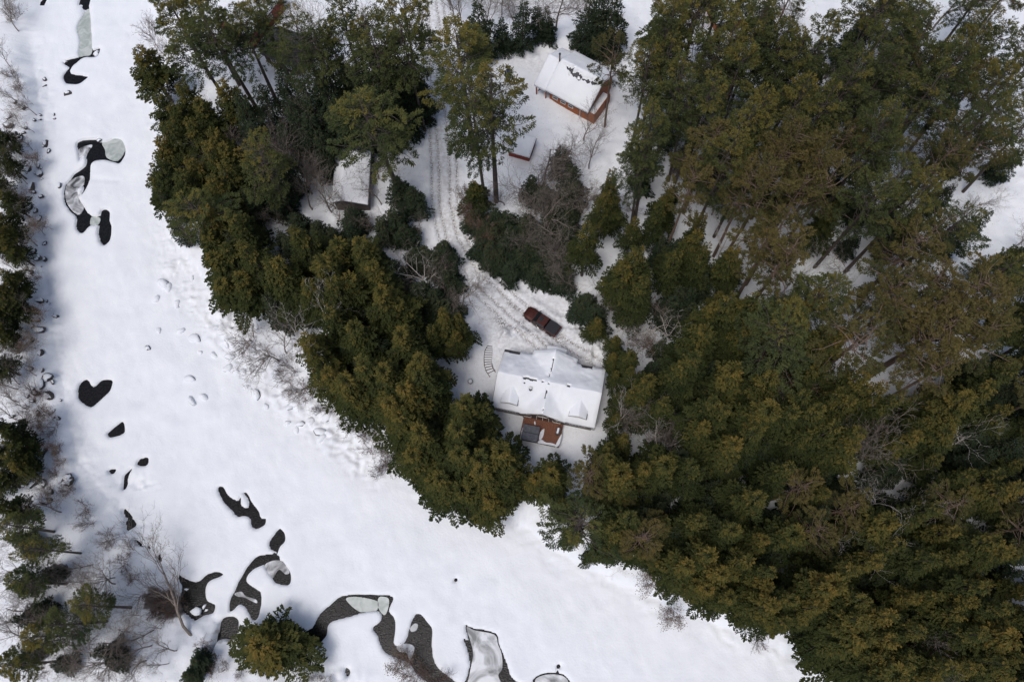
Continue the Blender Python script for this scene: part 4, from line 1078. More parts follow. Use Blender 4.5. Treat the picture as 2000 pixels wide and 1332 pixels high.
# ------------------------------------------------------------------ long grey outbuilding among the pines
G0 = at(667, 393, 6.6)[:2]; G1 = at(674, 290, 6.6)[:2]
gd = (G1 - G0) / np.linalg.norm(G1 - G0); gyaw = math.atan2(gd[1], gd[0]) - math.pi / 2
GE = gz(*(G0 + gd * 6))
garage = empty('outbuilding', (G0[0], G0[1], GE), gyaw); tag(garage, 'long outbuilding with a snow-covered roof and grey shingled gable end', 'building')
GW, GL, GH, GR = 3.9, 15.0, 2.0, 1.6
b = MB(); b.prism([(-1.4, -.4), (GW - .3, -.4), (GW - .3, GH), (0, GH + GR - .2), (-1.4, GH + .9)], 'y', .35, GL); b.build('wall', M['siding'], garage)
b = MB(); b.prism([(-1.6, GH + .85), (0, GH + GR + .02), (GW, GH - .05)], 'y', .05, .30); ge = b.build('gable_end', M['shingle'], garage)
b = MB(); b.prism([(-1.6, GH + .82), (0, GH + GR + .0), (GW, GH - .08), (GW, GH + .02), (0, GH + GR + .10), (-1.6, GH + .92)], 'y', .0, GL + .3); b.build('roof', M['shingle'], garage)
uu = np.arange(-1.6, GW + .01, .12); vv = np.arange(.0, GL + .3, .12); UU, VV = np.meshgrid(uu, vv)
snow_slab('roof_snow', garage, uu, vv, np.ones_like(UU, bool), np.where(UU < 0, GH + GR + .11 + UU * .45, GH + GR + .11 - UU * (GR + .05) / GW), .3, soft=4, seed=21)

# ------------------------------------------------------------------ far buildings, half hidden by the trees
def small_house(c_px, z, yaw, Lx, Ly, hh, rise, wall, roof, snow, label, name='house', wins=()):
    c = at(*c_px, z)[:2]; g = gz(*c)
    h = empty(name, (c[0], c[1], g), yaw); tag(h, label, 'building')
    b = MB(); b.prism([(-Ly / 2, -.4), (Ly / 2, -.4), (Ly / 2, hh), (0, hh + rise - .1), (-Ly / 2, hh)], 'x', -Lx / 2, Lx / 2); b.build('wall', wall, h)
    e = .4; k = rise / (Ly / 2)
    b = MB(); b.prism([(-Ly / 2 - e, hh - e * k - .02), (0, hh + rise - .02), (Ly / 2 + e, hh - e * k - .02), (Ly / 2 + e, hh - e * k + .10), (0, hh + rise + .10), (-Ly / 2 - e, hh - e * k + .10)], 'x', -Lx / 2 - e, Lx / 2 + e)
    b.build('roof', roof, h)
    if snow:
        uu = np.arange(-Lx / 2 - e, Lx / 2 + e, .15); vv = np.arange(-Ly / 2 - e, Ly / 2 + e, .15); UU, VV = np.meshgrid(uu, vv)
        snow_slab('roof_snow', h, uu, vv, np.ones_like(UU, bool), hh + rise + .12 - np.abs(VV) * k, .35, soft=4, seed=int(Lx * 3))
    for x, s in wins: window(h, (x, s * Ly / 2, hh * .55), .9, 1.0, 'x', s)
    return h
small_house((562, 92), 5.5, R(-25), 6.5, 5.5, 2.6, 1.7, M['darkwood'], M['shingle'], False, 'dark brown house with a bare charcoal roof hidden among the pines', wins=((-1.5, -1), (1.5, -1)))
small_house((486, 18), 6.0, R(62), 9.5, 6.5, 3.4, 2.2, M['redwood'], M['shingle'], True, 'bright red barn with a snowy roof behind the tall pines', 'barn', wins=((-2, -1), (1, -1)))
small_house((1448, -2), 6.0, R(12), 10, 7, 3.0, 2.0, M['orange'], M['teal'], True, 'brown house with a snowy roof and pale blue eave by the far road', wins=((-4, -1), (-2.4, -1), (2, -1)))

# ------------------------------------------------------------------ quad bike beside the cabin
qc = at(994, 148, 3.4); qz = gz(qc[0], qc[1])
quad = empty('quad_bike', (qc[0], qc[1], qz), R(100)); tag(quad, 'dark blue quad bike with a tall black windshield half hidden by the pine', 'quad bike')
b = MB(); b.loft([[(-.9, .3, .5), (-.9, -.3, .5), (-.9, -.3, .8), (-.9, .3, .8)], [(0, .25, .45), (0, -.25, .45), (0, -.25, .85), (0, .25, .85)], [(.8, .35, .5), (.8, -.35, .5), (.8, -.35, .95), (.8, .35, .95)]]); b.build('body', M['blue'], quad, bevel=.05)
b = MB(); b.box((-.35, 0, .92), (.8, .4, .16)); b.build('seat', M['black'], quad, bevel=.05)
b = MB(); b.tube([(.45, -.42, 1.2), (.4, 0, 1.1), (.45, .42, 1.2)], [.03, .04, .03], 8); b.build('handlebar', M['black'], quad)
b = MB(); b.box((.75, 0, 1.35), (.06, .9, 1.0), tilt=('Y', -.35)); b.build('windshield', M['black'], quad, bevel=.02)
for sx in (-.65, .65):
    for sy in (-.5, .5):
        b = MB(); b.tube([(sx, sy - .12, .3), (sx, sy + .12, .3)], [.32, .32], 14); b.build('wheel', M['tyre'], quad)

# ------------------------------------------------------------------ rocks
def rock_mesh(seed, flat=0.6):
    g = np.random.default_rng(seed); bm = bmesh.new(); bmesh.ops.create_icosphere(bm, subdivisions=2, radius=1.0)
    off = g.random(3) * 9
    nrm = [Vector(g.normal(0, 1, 3)).normalized() for _ in range(7)]; dd = [g.uniform(.55, .85) for _ in nrm]
    for v_ in bm.verts:
        p = v_.co.copy()
        for n_, d_ in zip(nrm, dd):
            e_ = p.dot(n_) - d_
            if e_ > 0: p -= n_ * e_
        p *= 1 + .12 * math.sin(3 * p.x + off[0]) * math.sin(3.7 * p.y + off[1])
        v_.co = Vector((p.x * 1.15, p.y * .85, p.z * flat))
    me = bpy.data.meshes.new('rock'); bm.to_mesh(me); bm.free(); me.materials.append(M['rock']); return me
def cap_mesh(rm, seed, full):
    """Snow lying on the upper side of the rock: its own closed lump."""
    g = np.random.default_rng(seed); bm = bmesh.new(); bm.from_mesh(rm)
    th = -.05 if full else .26
    ctr = Vector((g.normal(0, .12), g.normal(.12, .1), 0))
    for v_ in bm.verts:
        up = v_.co.z
        if up > th: v_.co = Vector((v_.co.x * .97 + ctr.x * .3, v_.co.y * .97 + ctr.y * .3, up + (.30 if full else .20) * min(1, (up - th) / .22)))
        else: v_.co = Vector((v_.co.x * .7, v_.co.y * .7, up * .8))
    me = bpy.data.meshes.new('snow_cap'); 
    for f_ in bm.faces: f_.smooth = True
    bm.to_mesh(me); bm.free(); me.materials.append(M['snow']); return me
ROCKS = [rock_mesh(40 + i, f) for i, f in enumerate((.6, .5, .75, .55, .65))]
CAPS = [cap_mesh(r, 60 + i, False) for i, r in enumerate(ROCKS)]
FULL = [cap_mesh(r, 80 + i, True) for i, r in enumerate(ROCKS)]
def rock(px, py, size, label, group, full=False, sink=.15, cap=True):
    z = .3
    for _ in range(2):
        p = at(px, py, z); z = gz(p[0], p[1])
    if hole_sdf(np.array([p[0]]), np.array([p[1]]))[0] < 0: z = -.55
    i = random.randrange(5)
    o = empty('boulder', (p[0], p[1], z), random.random() * 6.28)
    s = size * random.uniform(.85, 1.15); o.scale = (s, s * random.uniform(.8, 1.1), s)
    k = link('stone', ROCKS[i], parent=o); k.location.z = .25 - sink
    if cap:
        c = link('snow_cap', (FULL if full else CAPS)[i], parent=o); c.location.z = .25 - sink
    if group: label = ('small ' if size < .4 else 'big ' if size > .66 else 'medium-sized ') + label; group = label
    tag(o, label, 'boulder', group)
LBR = A3([(235, 415), (232, 448), (210, 600), (208, 625), (285, 620), (240, 750), (75, 530), (45, 610), (40, 650), (70, 690), (120, 690), (95, 770), (90, 755), (130, 855), (148, 880), (207, 905), (215, 875), (160, 970), (150, 1080), (185, 1100), (205, 1140), (110, 1130), (160, 1170), (125, 1200), (100, 1080), (175, 1310), (130, 665), (60, 740), (100, 720)]) + \
      A4([(175, 250), (190, 275), (235, 285), (205, 500), (150, 345), (190, 600), (165, 630), (205, 650), (160, 700), (130, 720), (105, 725), (80, 745), (210, 770), (150, 850), (215, 860), (245, 900), (165, 955), (180, 975), (255, 990), (165, 1020), (185, 1080), (60, 1100), (140, 995), (195, 980), (215, 930), (120, 715), (145, 705)]) + \
      A5([(215, 130), (250, 345), (240, 390), (355, 270), (350, 285), (180, 300), (150, 310), (265, 340), (230, 300), (130, 300)])
for px, py in LBR:
    rock(px, py, random.choice((.35, .45, .55, .7, .85)), 'dark boulder capped with snow on the rocky bank across the river', 'boulders on the bank across the river', sink=.1)
for i in range(26):
    t = random.random(); px = 70 + 40 * t + random.gauss(0, 14); py = 200 + 620 * t
    rock(px, py, random.choice((.25, .35, .45)), 'dark boulder capped with snow on the rocky bank across the river', 'boulders on the bank across the river', sink=.1)
for px, py, s in [(133, 183, .8), (289, 680, .55), (186, 103, .75), (194, 275, .5), (125, 120, .6)]:
    rock(px, py, s, {133: 'lone snow-capped boulder just below the upstream pool', 289: 'lone round snow-capped boulder in the middle of the frozen river', 186: 'dark boulder at the tip of the green ice tongue', 194: 'small boulder on the rim of the hooked channel', 125: 'dark boulder at the edge of the upstream pool'}[px], None)
for px, py in A5([(950, 850), (965, 845), (940, 880), (1060, 940), (1070, 960), (1100, 945), (1085, 970)]):
    rock(px, py, .4, 'small wet boulder in the dark pool below the muddy bank', 'wet boulders in the dark pool', sink=.0, cap=random.random() < .4)
rock(383, 1193, .95, 'big boulder with a tall snow cap in the dark pool', None, full=True, sink=-.3)
JAM = A4([(853, 415), (810, 490), (920, 535), (940, 600), (940, 655), (825, 655), (1000, 385), (990, 760), (1040, 770), (1015, 700), (1115, 780), (1185, 740), (1265, 875), (1185, 850), (1230, 870), (1290, 960), (988, 910), (1060, 1000), (1000, 1020), (930, 545), (925, 515), (880, 430)]) + \
      crop(400, 400, 2.664, [(120, 730), (50, 780), (130, 790), (190, 775), (115, 850), (165, 840), (235, 845), (215, 945), (270, 990), (330, 1070), (440, 1050), (500, 1140), (550, 1130), (540, 1180), (640, 1100), (690, 1140), (610, 1215), (720, 1200), (430, 1135), (580, 1070), (320, 1050), (280, 1080), (480, 1170), (600, 1180)])
for px, py in JAM[::2] + JAM[1::4]:
    rock(px, py, random.choice((.45, .6, .75, .95)), 'ice boulder almost buried in snow along the forest side of the river', 'snow-buried boulders along the river edge', full=True, sink=.52)
#TREES#
# ------------------------------------------------------------------ where every tree stands
L_ = {  # label and group by zone and kind
 ('strip', 'hemlock'): 'bushy olive-green hemlock in the belt between river and driveway',
 ('strip', 'pine'): 'feathery white pine in the belt between river and driveway',
 ('strip', 'spruce'): 'dark green spruce in the belt between river and driveway',
 ('strip', 'redpine'): 'brownish open-crowned pine in the belt between river and driveway',
 ('strip', 'bare'): 'leafless grey hardwood in the belt between river and driveway',
 ('strip', 'birch'): 'pale birch with white limbs in the belt between river and driveway',
 ('yard', 'spruce'): 'dark low spruce in the thicket between red cabin and pickup truck',
 ('yard', 'bare'): 'leafless hardwood in the thicket between red cabin and pickup truck',
 ('yard', 'beech'): 'small beech holding dead leaves in the thicket above the pickup truck',
 ('yard', 'hemlock'): 'hemlock in the thicket between red cabin and pickup truck',
 ('forest', 'hemlock'): 'olive-green hemlock packed into the dense forest beyond the big house',
 ('forest', 'pine'): 'tall feathery white pine in the dense forest beyond the big house',
 ('forest', 'redpine'): 'brownish pine with bare radiating limbs in the forest beyond the big house',
 ('forest', 'spruce'): 'dark spruce under the pines of the forest beyond the big house',
 ('forest', 'bare'): 'leafless grey hardwood in the forest beyond the big house',
 ('forest', 'birch'): 'white-limbed birch rising from the forest beyond the big house',
 ('forest', 'snag'): 'dead grey tree in the forest beyond the big house',
 ('forest', 'beech'): 'rusty-leaved beech in the forest beyond the big house',
 ('far', 'hemlock'): 'olive hemlock on the rocky bank across the river',
 ('far', 'pine'): 'slender pine on the rocky bank across the river',
 ('far', 'spruce'): 'dark small conifer on the rocky bank across the river',
 ('far', 'bare'): 'leafless hardwood on the rocky bank across the river',
 ('far', 'beech'): 'brown-leaved beech on the rocky bank across the river',
 ('cabin', 'pine'): 'tall white pine standing round the red cabin',
 ('cabin', 'spruce'): 'dark spruce between the red cabin and the far road',
 ('cabin', 'bare'): 'bare slender hardwood near the red cabin',
}
GROUPS = dict(strip='trees between the river and the driveway', yard='trees in the thicket above the pickup truck', forest='trees of the dense forest', far='trees on the bank across the river', cabin='trees round the red cabin')
def many(zone, kind, h, pts, **kw):
    for p in pts:
        hh = p[2] if len(p) > 2 else h
        tree_px(kind, p[0], p[1], hh * (random.uniform(.86, 1.10) if zone == 'forest' else random.uniform(.95, 1.05)), L_[(zone, kind)], GROUPS[zone] + ', ' + kind, **kw)
def many_base(zone, kind, h, pts, **kw):
    for p in pts:
        hh = p[2] if len(p) > 2 else h
        base_px(kind, p[0], p[1], hh * random.uniform(.92, 1.08), L_[(zone, kind)], GROUPS[zone] + ', ' + kind, **kw)
def behind(pts): return [p for p in pts if p[1] < 1068 + (p[0] - 1230) * .50]
def thin(pts): return [p for i, p in enumerate(pts) if i % 3 != 2]
B1 = lambda pts: crop(1200, 0, 2.5, pts)
B2 = lambda pts: crop(1200, 400, 2.5, pts)
B3 = lambda pts: crop(1200, 832, 2.5, pts)
B4 = lambda pts: crop(400, 400, 2.664, pts)
B5 = lambda pts: crop(800, 350, 3.807, pts)
B6 = lambda pts: crop(800, 700, 2.96, pts)
B7 = lambda pts: crop(400, 0, 2.96, pts)

# -- belt between the river and the driveway
tree_px('hemlock', 262, 98, 13, 'hemlock leaning out alone over the frozen river from the belt', r=3.6)
many('strip', 'pine', 24, r=4.1, pts=[(385, 5), (350, 45, 20), (445, 15), (560, 15, 27), (592, 32, 26), (485, 278, 21), (357, 378, 18), (700, 15, 27), (728, 45, 26), (640, -20, 26), (300, -30, 22), (350, -40, 24), (480, -30, 22), (775, 20, 26), (765, -30, 24)])
tree_px('pine', 714, 172, 27, 'golden-green white pine towering over the long outbuilding', r=5.6)
tree_px('pine', 790, 200, 25, 'green white pine beside the golden one near the long outbuilding', r=4.9)
many('strip', 'spruce', 15, [(532, 118), (620, 148, 17), (500, 150), (457, 190), (590, 168, 16), (560, 185), (640, 195, 15), (600, 225, 14), (480, 230, 13), (812, 60, 18), (800, 110, 15), (690, 120, 18), (745, 130, 18), (720, 95, 20), (650, 110, 16), (770, 90, 18), (545, 240, 12), (620, 260, 11)])
many('strip', 'hemlock', 14, r=3.0, pts=[(345, 170), (318, 245), (362, 235), (398, 280), (298, 308), (338, 340), (300, 190, 11), (385, 200), (430, 160), (420, 250), (370, 310, 13), (430, 330), (400, 400, 15), (445, 420, 15), (300, 345, 10), (405, 350, 13), (310, 275, 12), (440, 290, 14), (330, 205, 13)])
many('strip', 'hemlock', 17, r=3.4, pts=thin([(475, 478), (580, 448), (550, 462, 16), (540, 518), (618, 503), (502, 448, 15), (700, 462), (722, 505), (712, 578), (738, 575, 18), (426, 545, 11), (478, 575, 14), (462, 545, 13), (440, 480, 13), (614, 622, 19), (592, 652, 18), (640, 600, 17), (660, 685, 19), (668, 738, 18), (705, 700, 18), (628, 690, 17), (640, 725, 15), (780, 650, 17), (757, 678, 18), (748, 722, 17), (690, 640, 17), (735, 630, 17), (650, 540, 17), (600, 555, 15), (560, 560, 15), (680, 545, 16), (515, 510, 16), (575, 500, 16), (655, 470, 15), (770, 590, 14), (520, 545, 14), (395, 455, 13), (420, 500, 12), (720, 770, 15), (695, 765, 14)]))
many('strip', 'hemlock', 18, r=3.5, pts=thin([(820, 698), (812, 738, 19), (834, 785, 20), (794, 766), (775, 812, 17), (850, 812), (888, 832), (760, 770, 17), (780, 855, 16), (815, 850), (884, 885, 19), (938, 832, 17), (975, 886, 18), (925, 918, 18), (844, 900, 17), (955, 968, 13), (868, 935, 16), (910, 870, 18), (940, 880, 18), (905, 790, 15), (860, 760, 17), (810, 890, 15), (840, 935, 13), (985, 930, 14), (995, 918, 11), (915, 950, 15), (895, 965, 12), (948, 872, 12), (800, 705, 16), (860, 690, 14)]))
many('strip', 'hemlock', 14, [(865, 608), (895, 618, 12), (835, 640, 13), (885, 650, 11)])
tree_px('hemlock', 1082, 925, 12, 'open hemlock standing alone below the deck of the big house', r=3.0)
tree_px('hemlock', 1048, 938, 9, 'smaller hemlock touching the open one below the deck', r=2.6)
many('strip', 'spruce', 8, [(677, 405, 7), (862, 475, 7), (850, 500, 6), (840, 570, 8), (815, 550, 8), (770, 345, 8), (800, 365, 8), (835, 380, 8), (765, 405, 9)], r=2.6)
many_base('strip', 'bare', 13, [(610, 132, 15), (660, 120, 15), (700, 90, 14), (560, 350, 14), (600, 345, 13), (655, 408, 11), (590, 300, 12), (745, 200, 13), (790, 460, 8), (770, 470, 8), (905, 600, 9), (895, 640, 9), (870, 580, 8), (470, 420, 10), (400, 480, 9), (420, 240, 12), (480, 330, 12), (610, 410, 14), (500, 380, 12), (455, 470, 9), (825, 470, 7)])
many_base('strip', 'spruce', 8, [(560, 420, 9), (520, 430, 10), (600, 460, 8), (640, 480, 8), (490, 420, 12), (540, 390, 9), (450, 380, 10), (580, 380, 9), (840, 520, 6), (880, 560, 5), (800, 480, 7), (760, 470, 7), (860, 620, 7), (830, 600, 8), (790, 560, 9), (880, 620, 6), (820, 520, 6)], r=2.5)
many('strip', 'birch', 17, [(798, 500, 14), (545, 606), (606, 576, 18), (560, 640, 15)], r=3.4)
many_base('strip', 'bare', 11, [(560, 690, 11), (545, 705, 10), (600, 760, 9), (830, 640, 9)])

# -- thicket between the cabin and the truck
many('yard', 'spruce', 6.5, [(a, b - 26) for a, b in B5([(720, 350), (640, 330), (850, 430), (700, 560), (830, 640), (600, 590), (980, 740), (1130, 900), (770, 470), (640, 470), (900, 560), (1250, 940), (1390, 1060), (1000, 640), (1160, 180), (1220, 120), (1080, 800), (1190, 330), (1100, 300), (1330, 980)])], r=2.3)
many('yard', 'spruce', 9, [(1042, 345, 7), (1100, 285, 8), (1120, 320, 8), (1075, 420, 7), (1110, 440, 8), (1100, 490, 6)], r=2.2)
many_base('yard', 'bare', 11, B5([(930, 260), (1080, 250), (1320, 200), (1100, 560), (1210, 800), (880, 500), (1000, 500), (1250, 350), (1060, 700)]))
many_base('yard', 'bare', 12, [(1045, 395, 11), (1150, 330, 12), (1205, 640, 9), (1185, 590, 9), (1245, 665, 9), (1110, 395, 11)])
many_base('yard', 'spruce', 5.5, [(930, 440), (955, 470), (945, 500), (975, 520), (1000, 480), (1020, 520), (1045, 500), (1000, 540), (1050, 550), (1075, 530), (1080, 575), (1100, 560), (1120, 590), (1030, 455), (985, 455), (1060, 480), (1095, 610), (1135, 610), (1090, 430), (1060, 400)], r=2.4)
many_base('yard', 'beech', 6, [(915, 425), (935, 470), (905, 395), (950, 500), (965, 520, 5), (930, 440)])
tree_px('hemlock', 925, 355, 9, 'small dark hemlock by the driveway below the twin pines', r=2.2)

# -- the trees round the cabin
twin = 'one of two twin white pines leaning together beside the driveway'
tree_px('pine', 890, 42, 29, 'tall white pine between the driveway and the quad bike', r=5.8, var=0)
tree_px('pine', 942, 108, 34, twin, 'twin pines by the driveway', r=4.5, var=2)
tree_px('pine', 915, 130, 33, twin, 'twin pines by the driveway', r=4.3, var=1)
tree_px('redpine', 1208, 62, 22, 'sparse open-crowned pine beside the corner of the red cabin', r=2.6)
many('cabin', 'spruce', 11, [(1018, -5, 12), (978, 35, 7), (1052, 0, 9), (1070, 10, 8), (930, 2, 13), (1175, -30, 15), (1150, -10, 12), (1200, -25, 14), (1075, 30, 6)])
many_base('cabin', 'bare', 12, [(1064, 352, 14), (905, 60, 14), (948, 70, 14), (1085, 62, 14), (1010, 60, 10), (1140, 275, 10), (1015, 395, 8), (985, 400, 8), (1060, 390, 9), (890, 50, 11), (1212, 80, 12), (880, 20, 9), (980, 30, 9)])

# -- the forest: pines over the upper part
many('forest', 'pine', 28, r=3.4, pts=B1([(270, 20), (200, 170), (345, 250), (280, 150), (640, 60), (700, 120), (650, 200), (870, 60), (940, 180), (900, 130), (950, 370), (700, 470), (800, 430), (250, 490), (210, 610), (1280, 220), (1350, 110), (1420, 200), (1250, 330), (1600, 60), (1700, 190), (1800, 150), (1950, 90), (1990, 250), (1420, 510), (1350, 560), (600, 640), (1380, 820), (1580, 840), (540, 110), (420, 390), (1900, 440), (480, 330), (1100, 400), (1650, 300), (330, -30), (780, -20), (1080, 40), (1500, -20), (1880, 20)]))
many('forest', 'redpine', 25, r=3.3, pts=B1([(1540, 220), (1800, 300), (1750, 560), (1180, 600), (950, 560), (1050, 680), (950, 850), (1000, 730), (1620, 1050), (400, 820), (780, 810), (880, 1030), (1650, 680), (860, 690), (1130, 760), (700, 830), (1250, 640), (1880, 600)]))
many('forest', 'redpine', 24, B2([(880, 200), (1380, 430), (1450, 330), (1600, 300), (1700, 520), (1650, 450), (1880, 340), (1950, 390), (1650, 760), (1550, 130), (1800, 480), (1320, 560), (1560, 620), (800, 150), (1900, 560)]))
many('forest', 'pine', 22, B2([(860, 550), (900, 490), (1100, 320), (1020, 430), (1980, 250)]))
tree_px('spruce', 1943, 400, 14, 'dark spruce at the edge of the open snow clearing', r=2.6)
tree_px('spruce', 1996, 290, 8, 'small dark spruce alone on the open snow clearing', r=2.2)
many('forest', 'hemlock', 18, B2([(100, 190), (55, 270), (380, 130), (450, 200), (300, 210), (150, 370), (620, 220), (480, 460), (460, 600), (680, 450), (600, 500), (720, 560), (560, 430), (640, 640), (1060, 590), (1120, 610), (1000, 650), (1030, 710), (180, 810), (400, 720), (345, 770), (250, 940), (150, 880), (480, 940), (545, 985), (430, 1080), (600, 820), (780, 830), (930, 930), (885, 995), (1100, 900), (1175, 930), (1230, 820), (1050, 985), (1000, 830), (740, 960), (695, 1010), (680, 1110), (590, 1150), (960, 1120), (1090, 1080), (1165, 1160), (1200, 1090), (1500, 1100), (1650, 1080), (1560, 1040), (1750, 960), (1850, 900), (1930, 800), (1400, 960), (1320, 900)]))
many('forest', 'hemlock', 18, pts=behind(B3([(160, 165), (60, 260), (250, 150), (430, 230), (700, 320), (850, 200), (1780, 250), (1900, 230), (1965, 280), (1850, 560), (1930, 600), (1380, 490), (1480, 450), (1560, 640), (1400, 600), (1320, 650), (1240, 690), (430, 460), (580, 480), (735, 525), (890, 495), (90, 440), (30, 500), (450, 590), (640, 690), (760, 720), (700, 800), (880, 830), (1045, 850), (1100, 830), (1230, 840), (1180, 910), (1350, 930), (1520, 850), (1600, 830), (1750, 810), (1810, 780), (1950, 900), (1890, 1000), (1810, 1030), (1500, 1000), (1440, 1080), (1000, 930), (850, 950), (770, 890), (610, 920), (460, 780), (360, 850), (1100, 1000), (950, 1050), (1150, 1140), (1080, 1190), (1260, 1110), (1370, 1140), (1500, 1180), (1650, 1220), (1800, 1160), (1920, 1150), (540, 720), (350, 680), (580, 840), (700, 960), (840, 1040), (950, 1130), (1040, 1090), (1250, 1210), (1400, 1230), (1960, 1230), (1560, 1240), (1700, 930), (1660, 500), (1600, 400), (1730, 640)])))
# silhouette along the river
many('forest', 'hemlock', 15, [(1195, 862, 13), (1200, 890, 15), (1222, 918, 17), (1170, 920, 10), (1111, 985, 13), (1120, 1040, 10), (1160, 1080, 11), (1190, 1070, 13), (1255, 1070, 12), (1290, 1088, 13), (1325, 1115, 11), (1365, 1128, 13), (1412, 1155, 11), (1458, 1165, 12), (1500, 1185, 11), (1552, 1205, 12), (1598, 1230, 11), (1650, 1262, 11), (1692, 1275, 12), (1745, 1300, 10), (1640, 1295, 8)])
many('forest', 'hemlock', 17, [(1150, 440, 16), (1182, 372, 15), (1160, 545, 15), (1150, 490, 14), (1140, 600, 10), (1165, 620, 9), (1200, 330, 14), (1212, 772, 10), (1208, 805, 9), (1205, 735, 9), (1200, 695, 8), (1222, 690, 11), (1205, 655, 8), (1235, 720, 12), (1220, 850, 13), (1240, 760, 14)])
tree_px('pine', 1140, 1018, 17, 'yellow-green pine bulging over the river bank from the forest corner', r=4.4, var=1)
tree_px('redpine', 1262, 1040, 17, 'yellowish sparse pine with pale limbs above the river bank', r=3.2)
many('forest', 'redpine', 17, [(1155, 918, 14), (1190, 945, 14), (1572, 945, 16), (1674, 988, 16), (1896, 990, 18), (1620, 1030, 14), (1716, 1240, 14)], r=3.0)
many('forest', 'birch', 18.5, r=2.9, pts=[(1600, 480), (1562, 520, 18), (1445, 440, 15), (1280, 625, 12), (1308, 615, 12), (1770, 740, 19), (1962, 830, 19), (1222, 1070, 12), (1770, 955, 18.5), (1858, 962, 18.5), (1706, 1032, 17.5), (1292, 855, 13), (1228, 790, 13)])
many_base('forest', 'bare', 11, [(1225, 830, 9), (1232, 850, 8), (1285, 870, 9), (1300, 880, 9), (1240, 640, 9), (1262, 600, 9), (1530, 790, 9), (1220, 590, 9), (1350, 300, 13), (1300, 350, 13), (1390, 420, 13), (1370, 60, 14), (1395, 50, 13), (1780, 40, 14), (1820, 60, 13), (1960, 640, 10), (1480, 240, 12), (1260, 200, 11), (1240, 420, 10), (1300, 250, 13), (1985, 480, 6)])
many('forest', 'snag', 16, [(1235, 800, 12), (1726, 836), (1885, 1262), (1535, 772), (1300, 870, 12)])
many_base('forest', 'spruce', 10, [(1330, 330), (1250, 330), (1660, 430, 9), (1480, 400, 10), (1560, 200, 12), (1640, 130, 12), (1700, 60, 12), (1300, 280, 10), (1380, 350, 9)])
many('forest', 'beech', 12, [(1530, 735, 12), (1845, 1285, 12), (1290, 1130, 8), (1330, 1200, 6), (1270, 650, 6)])

# -- across the river
many('far', 'hemlock', 8.5, [(a[0] - 46, *a[1:]) for a in [(15, 238), (26, 290), (8, 335), (36, 372), (20, 410), (40, 470), (8, 460), (36, 525), (8, 560), (34, 585), (18, 640), (8, 600), (12, 700), (18, 825, 11), (52, 860, 9), (10, 880), (48, 885, 8), (10, 930), (22, 985, 10), (70, 905, 7), (30, 445), (25, 555)]], r=1.9)
many_base('far', 'bare', 6, [(12 + (i * 29) % 62, 190 + i * 17, 4.5 + (i * 7) % 4) for i in range(46)])
many('far', 'spruce', 7, [(36, 1070, 5), (75, 1118, 5), (22, 1205, 6), (60, 1190, 5), (178, 1276, 7), (205, 1295, 5), (95, 1300, 6), (375, 1293, 4), (360, 1320, 4), (15, 1290, 6), (20, 1140, 5), (10, 1050, 6)], r=1.6)
tree_px('hemlock', 512, 1268, 8.5, 'rounded orange-green hemlock alone on the low snowy point by the pools', r=4.7, var=3)
tree_px('beech', 778, 1310, 4, 'small brown-leaved beech on the snowy point beside the open channel', r=1.7)
many_base('far', 'bare', 6, [(int(30 + 290 * ((i * 37) % 61) / 61), int(1010 + 310 * ((i * 23) % 47) / 47), 4.5 + (i % 4)) for i in range(46) if ((i * 23) % 47) / 47 > .7 * ((i * 37) % 61) / 61 - .1])
many('far', 'beech', 5, [(40, 300), (30, 380), (50, 430), (35, 520), (45, 600), (30, 660), (60, 795), (65, 820), (100, 900, 3), (110, 960, 3), (80, 870, 4), (250, 1130, 3)])
many_base('far', 'pine', 14, [(158, 1080, 15), (208, 1213, 14), (256, 1186, 15), (105, 1038, 12), (165, 1240, 13), (130, 1140, 12), (120, 1290, 12)], r=2.3)
for i, (bx, by, hh) in enumerate([(130, 1112, 10), (162, 1238, 10), (300, 1230, 9), (285, 1290, 10), (250, 1250, 11), (95, 1130, 10), (225, 1140, 9), (230, 1290, 9), (60, 1000, 9), (85, 985, 8), (195, 1180, 9), (330, 1295, 7), (180, 1150, 9), (290, 1160, 7), (345, 1270, 8), (150, 1260, 9), (110, 1260, 10), (80, 1210, 10), (50, 1240, 10), (35, 760, 8), (55, 800, 7), (20, 130, 8), (35, 60, 8), (15, 20, 9), (40, 170, 6), (120, 1000, 7), (215, 1060, 7)]):
    many_base('far', 'bare', hh, [(bx, by)])
z = gz(*at(372, 1240, 1)[:2]); p = at(372, 1240, z)
tree_at('bare', p[0], p[1], 15.5, 'big leafless tree leaning out over the muddy bank by the pools', tip=at(165, 1045, 8.5), var=2)
p = at(32, 690, 2); tree_at('bare', p[0], p[1], 7, 'bare grey tree leaning over the frozen river from the rocky bank', tip=at(112, 640, 4.5), var=1)
